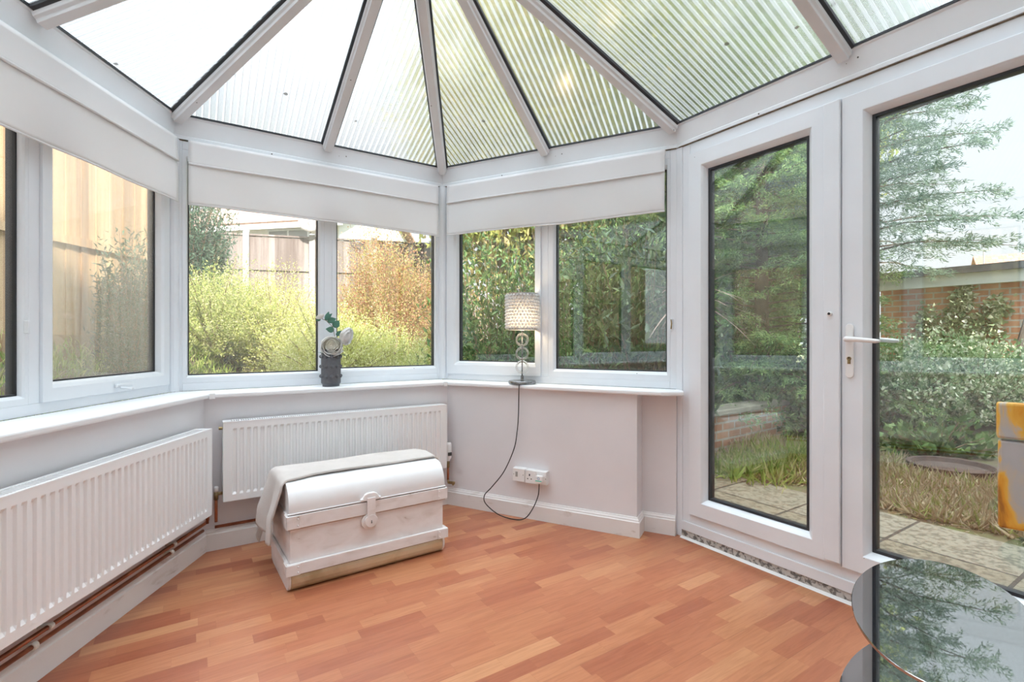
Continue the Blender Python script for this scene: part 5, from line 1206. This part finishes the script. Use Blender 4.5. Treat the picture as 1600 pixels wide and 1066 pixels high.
# brick garage with ivy
GBR = brickmat('orange_red_brick', (0.66, 0.28, 0.16), (0.74, 0.38, 0.24), (0.66, 0.58, 0.52), 0.225, 0.095, 0.012, 'xz')
gar = thing('brick_garage', 'flat roofed red brick garage with white fascia beyond the right door', 'garage', WM('D', 0, 10.15-2.42, 0))
def sD_at(u, d): x, y = at(u, d); return (Vector((x, y, 0))-ORG['D']).dot(WALLS['D'][0])
gs0 = sD_at(1368, 8.6); gs1 = gs0+6.5
MB().box(gs0, gs1, 0.0, 4.0, -0.4, 2.04).build('brick_wall', GBR, gar)
MB().box(gs0-0.05, gs1+0.05, -0.12, 4.1, 1.985, 2.165).build('fascia', WHR, gar)
MB().box(gs0-0.10, gs1+0.10, -0.17, 4.15, 2.165, 2.275).build('roof_edge', mat('grey_felt', (0.16, 0.16, 0.17), 0.9, var=0.3, vscale=8), gar)
def ivy(label, pts, n, seed):
    r = np.random.default_rng(seed); par = thing('climbing_ivy', label, 'ivy', WM('D', 0, 10.15-2.42, 0), 'ivy on the garage wall')
    P = [Vector(p) for p in pts]; path = smooth_path(P, 12)
    MB().tube([(p.x, p.y, p.z) for p in path], 0.012, 5, False).build('stem', BARK, par, fix=False)
    A = np.array([tuple(p) for p in path]); idx = r.integers(0, len(A), n); w = 0.15*(1-0.55*idx/len(A))[:, None]
    C_ = A[idx]+r.normal(size=(n, 3))*np.hstack((w, w*0.35, w)); C_[:, 1] = np.minimum(C_[:, 1], -0.01)
    D_ = r.normal(size=(n, 3))*0.7+np.array((0, -0.6, 0.1)); s_ = r.uniform(0.7, 1.3, size=(n, 1))
    leaves_obj('foliage', C_, D_, np.hstack((s_*0.085, s_*0.06)), VARI, par)
def gl(u, v):
    """point of the garage wall seen at a pixel column and height"""
    r_ = Vector(((u-800)/780, 1, (530-v)/780)); n_ = WALLS['D'][1]; d = 10.10/(n_.x*r_.x+n_.y*r_.y); p = r_*d
    return ((Vector((p.x, p.y, 0))-ORG['D']).dot(WALLS['D'][0]), -0.04, p.z+1.15)
ivy('tallest ivy stem climbing the brick garage wall', [gl(1495, 620), gl(1492, 560), gl(1490, 520), gl(1497, 485), gl(1508, 455)], 1000, 81)
ivy('short ivy stem left on the brick garage wall', [gl(1450, 620), gl(1455, 560), gl(1452, 520), gl(1448, 490)], 650, 82)
ivy('ivy stem branching to the right up the brick garage wall', [gl(1500, 600), gl(1525, 550), gl(1540, 515), gl(1552, 488), gl(1558, 478)], 650, 83)
# leaning timber trellis
TIM = mat('grey_brown_timber', (0.17, 0.125, 0.095), 0.9, var=0.35, vscale=14)
tx, ty = at(1568, 6.3)
trl = thing('timber_trellis', 'weathered timber trellis leaning at the far right outside the door', 'trellis', Matrix.Translation(onto(tx, ty)) @ Matrix.Rotation(R(-35), 4, 'Z') @ Matrix.Rotation(R(12), 4, 'Y'))
MB().box(-0.04, 0.04, -0.03, 0.03, -0.1, 1.28).build('upright', TIM, trl)
MB().box(1.02, 1.10, -0.03, 0.03, -0.1, 1.20).build('upright', TIM, trl)
for z in (0.25, 0.55, 0.85, 1.12): MB().hexa([(0.04, -.012, z), (1.02, -.012, z-0.28), (1.02, .012, z-0.28), (0.04, .012, z), (0.04, -.012, z+0.11), (1.02, -.012, z-0.17), (1.02, .012, z-0.17), (0.04, .012, z+0.11)]).build('slat', TIM, trl)
# distant roof, chimney and aerial over the garage
fx, fy = at(1735, 24)
far = house('distant house with red tiled roof above the garage', (fx+2.0, fy+1.5), R(-35), 10.0, 7.0, 0.2, 3.3, 2.3, [], brickmat('red_roof_tiles', (0.46, 0.20, 0.13), (0.54, 0.28, 0.2), (0.36, 0.16, 0.11), 0.3, 0.25, 0.02, 'xy'))
MB().tube([(-4.1, -2.0, 4.0), (-4.1, -2.0, 5.1)], 0.11, 12).build('chimney_pipe', WHR, far)
ax_, ay_ = at(1537, 18)
aer = thing('television_aerial', 'thin television aerial on a pole beyond the garage', 'aerial', Matrix.Translation((ax_, ay_, -0.5)))
MB().tube([(0, 0, 0), (0, 0, 4.9)], 0.025, 6).build('mast', DM, aer)
mb = MB(); mb.tube([(-0.55, 0, 4.85), (0.25, 0, 4.85)], 0.014, 6)
for i in range(6): mb.tube([(-0.5+i*0.13, -0.14, 4.85), (-0.5+i*0.13, 0.14, 4.85)], 0.008, 5)
mb.build('antenna', DM, aer)
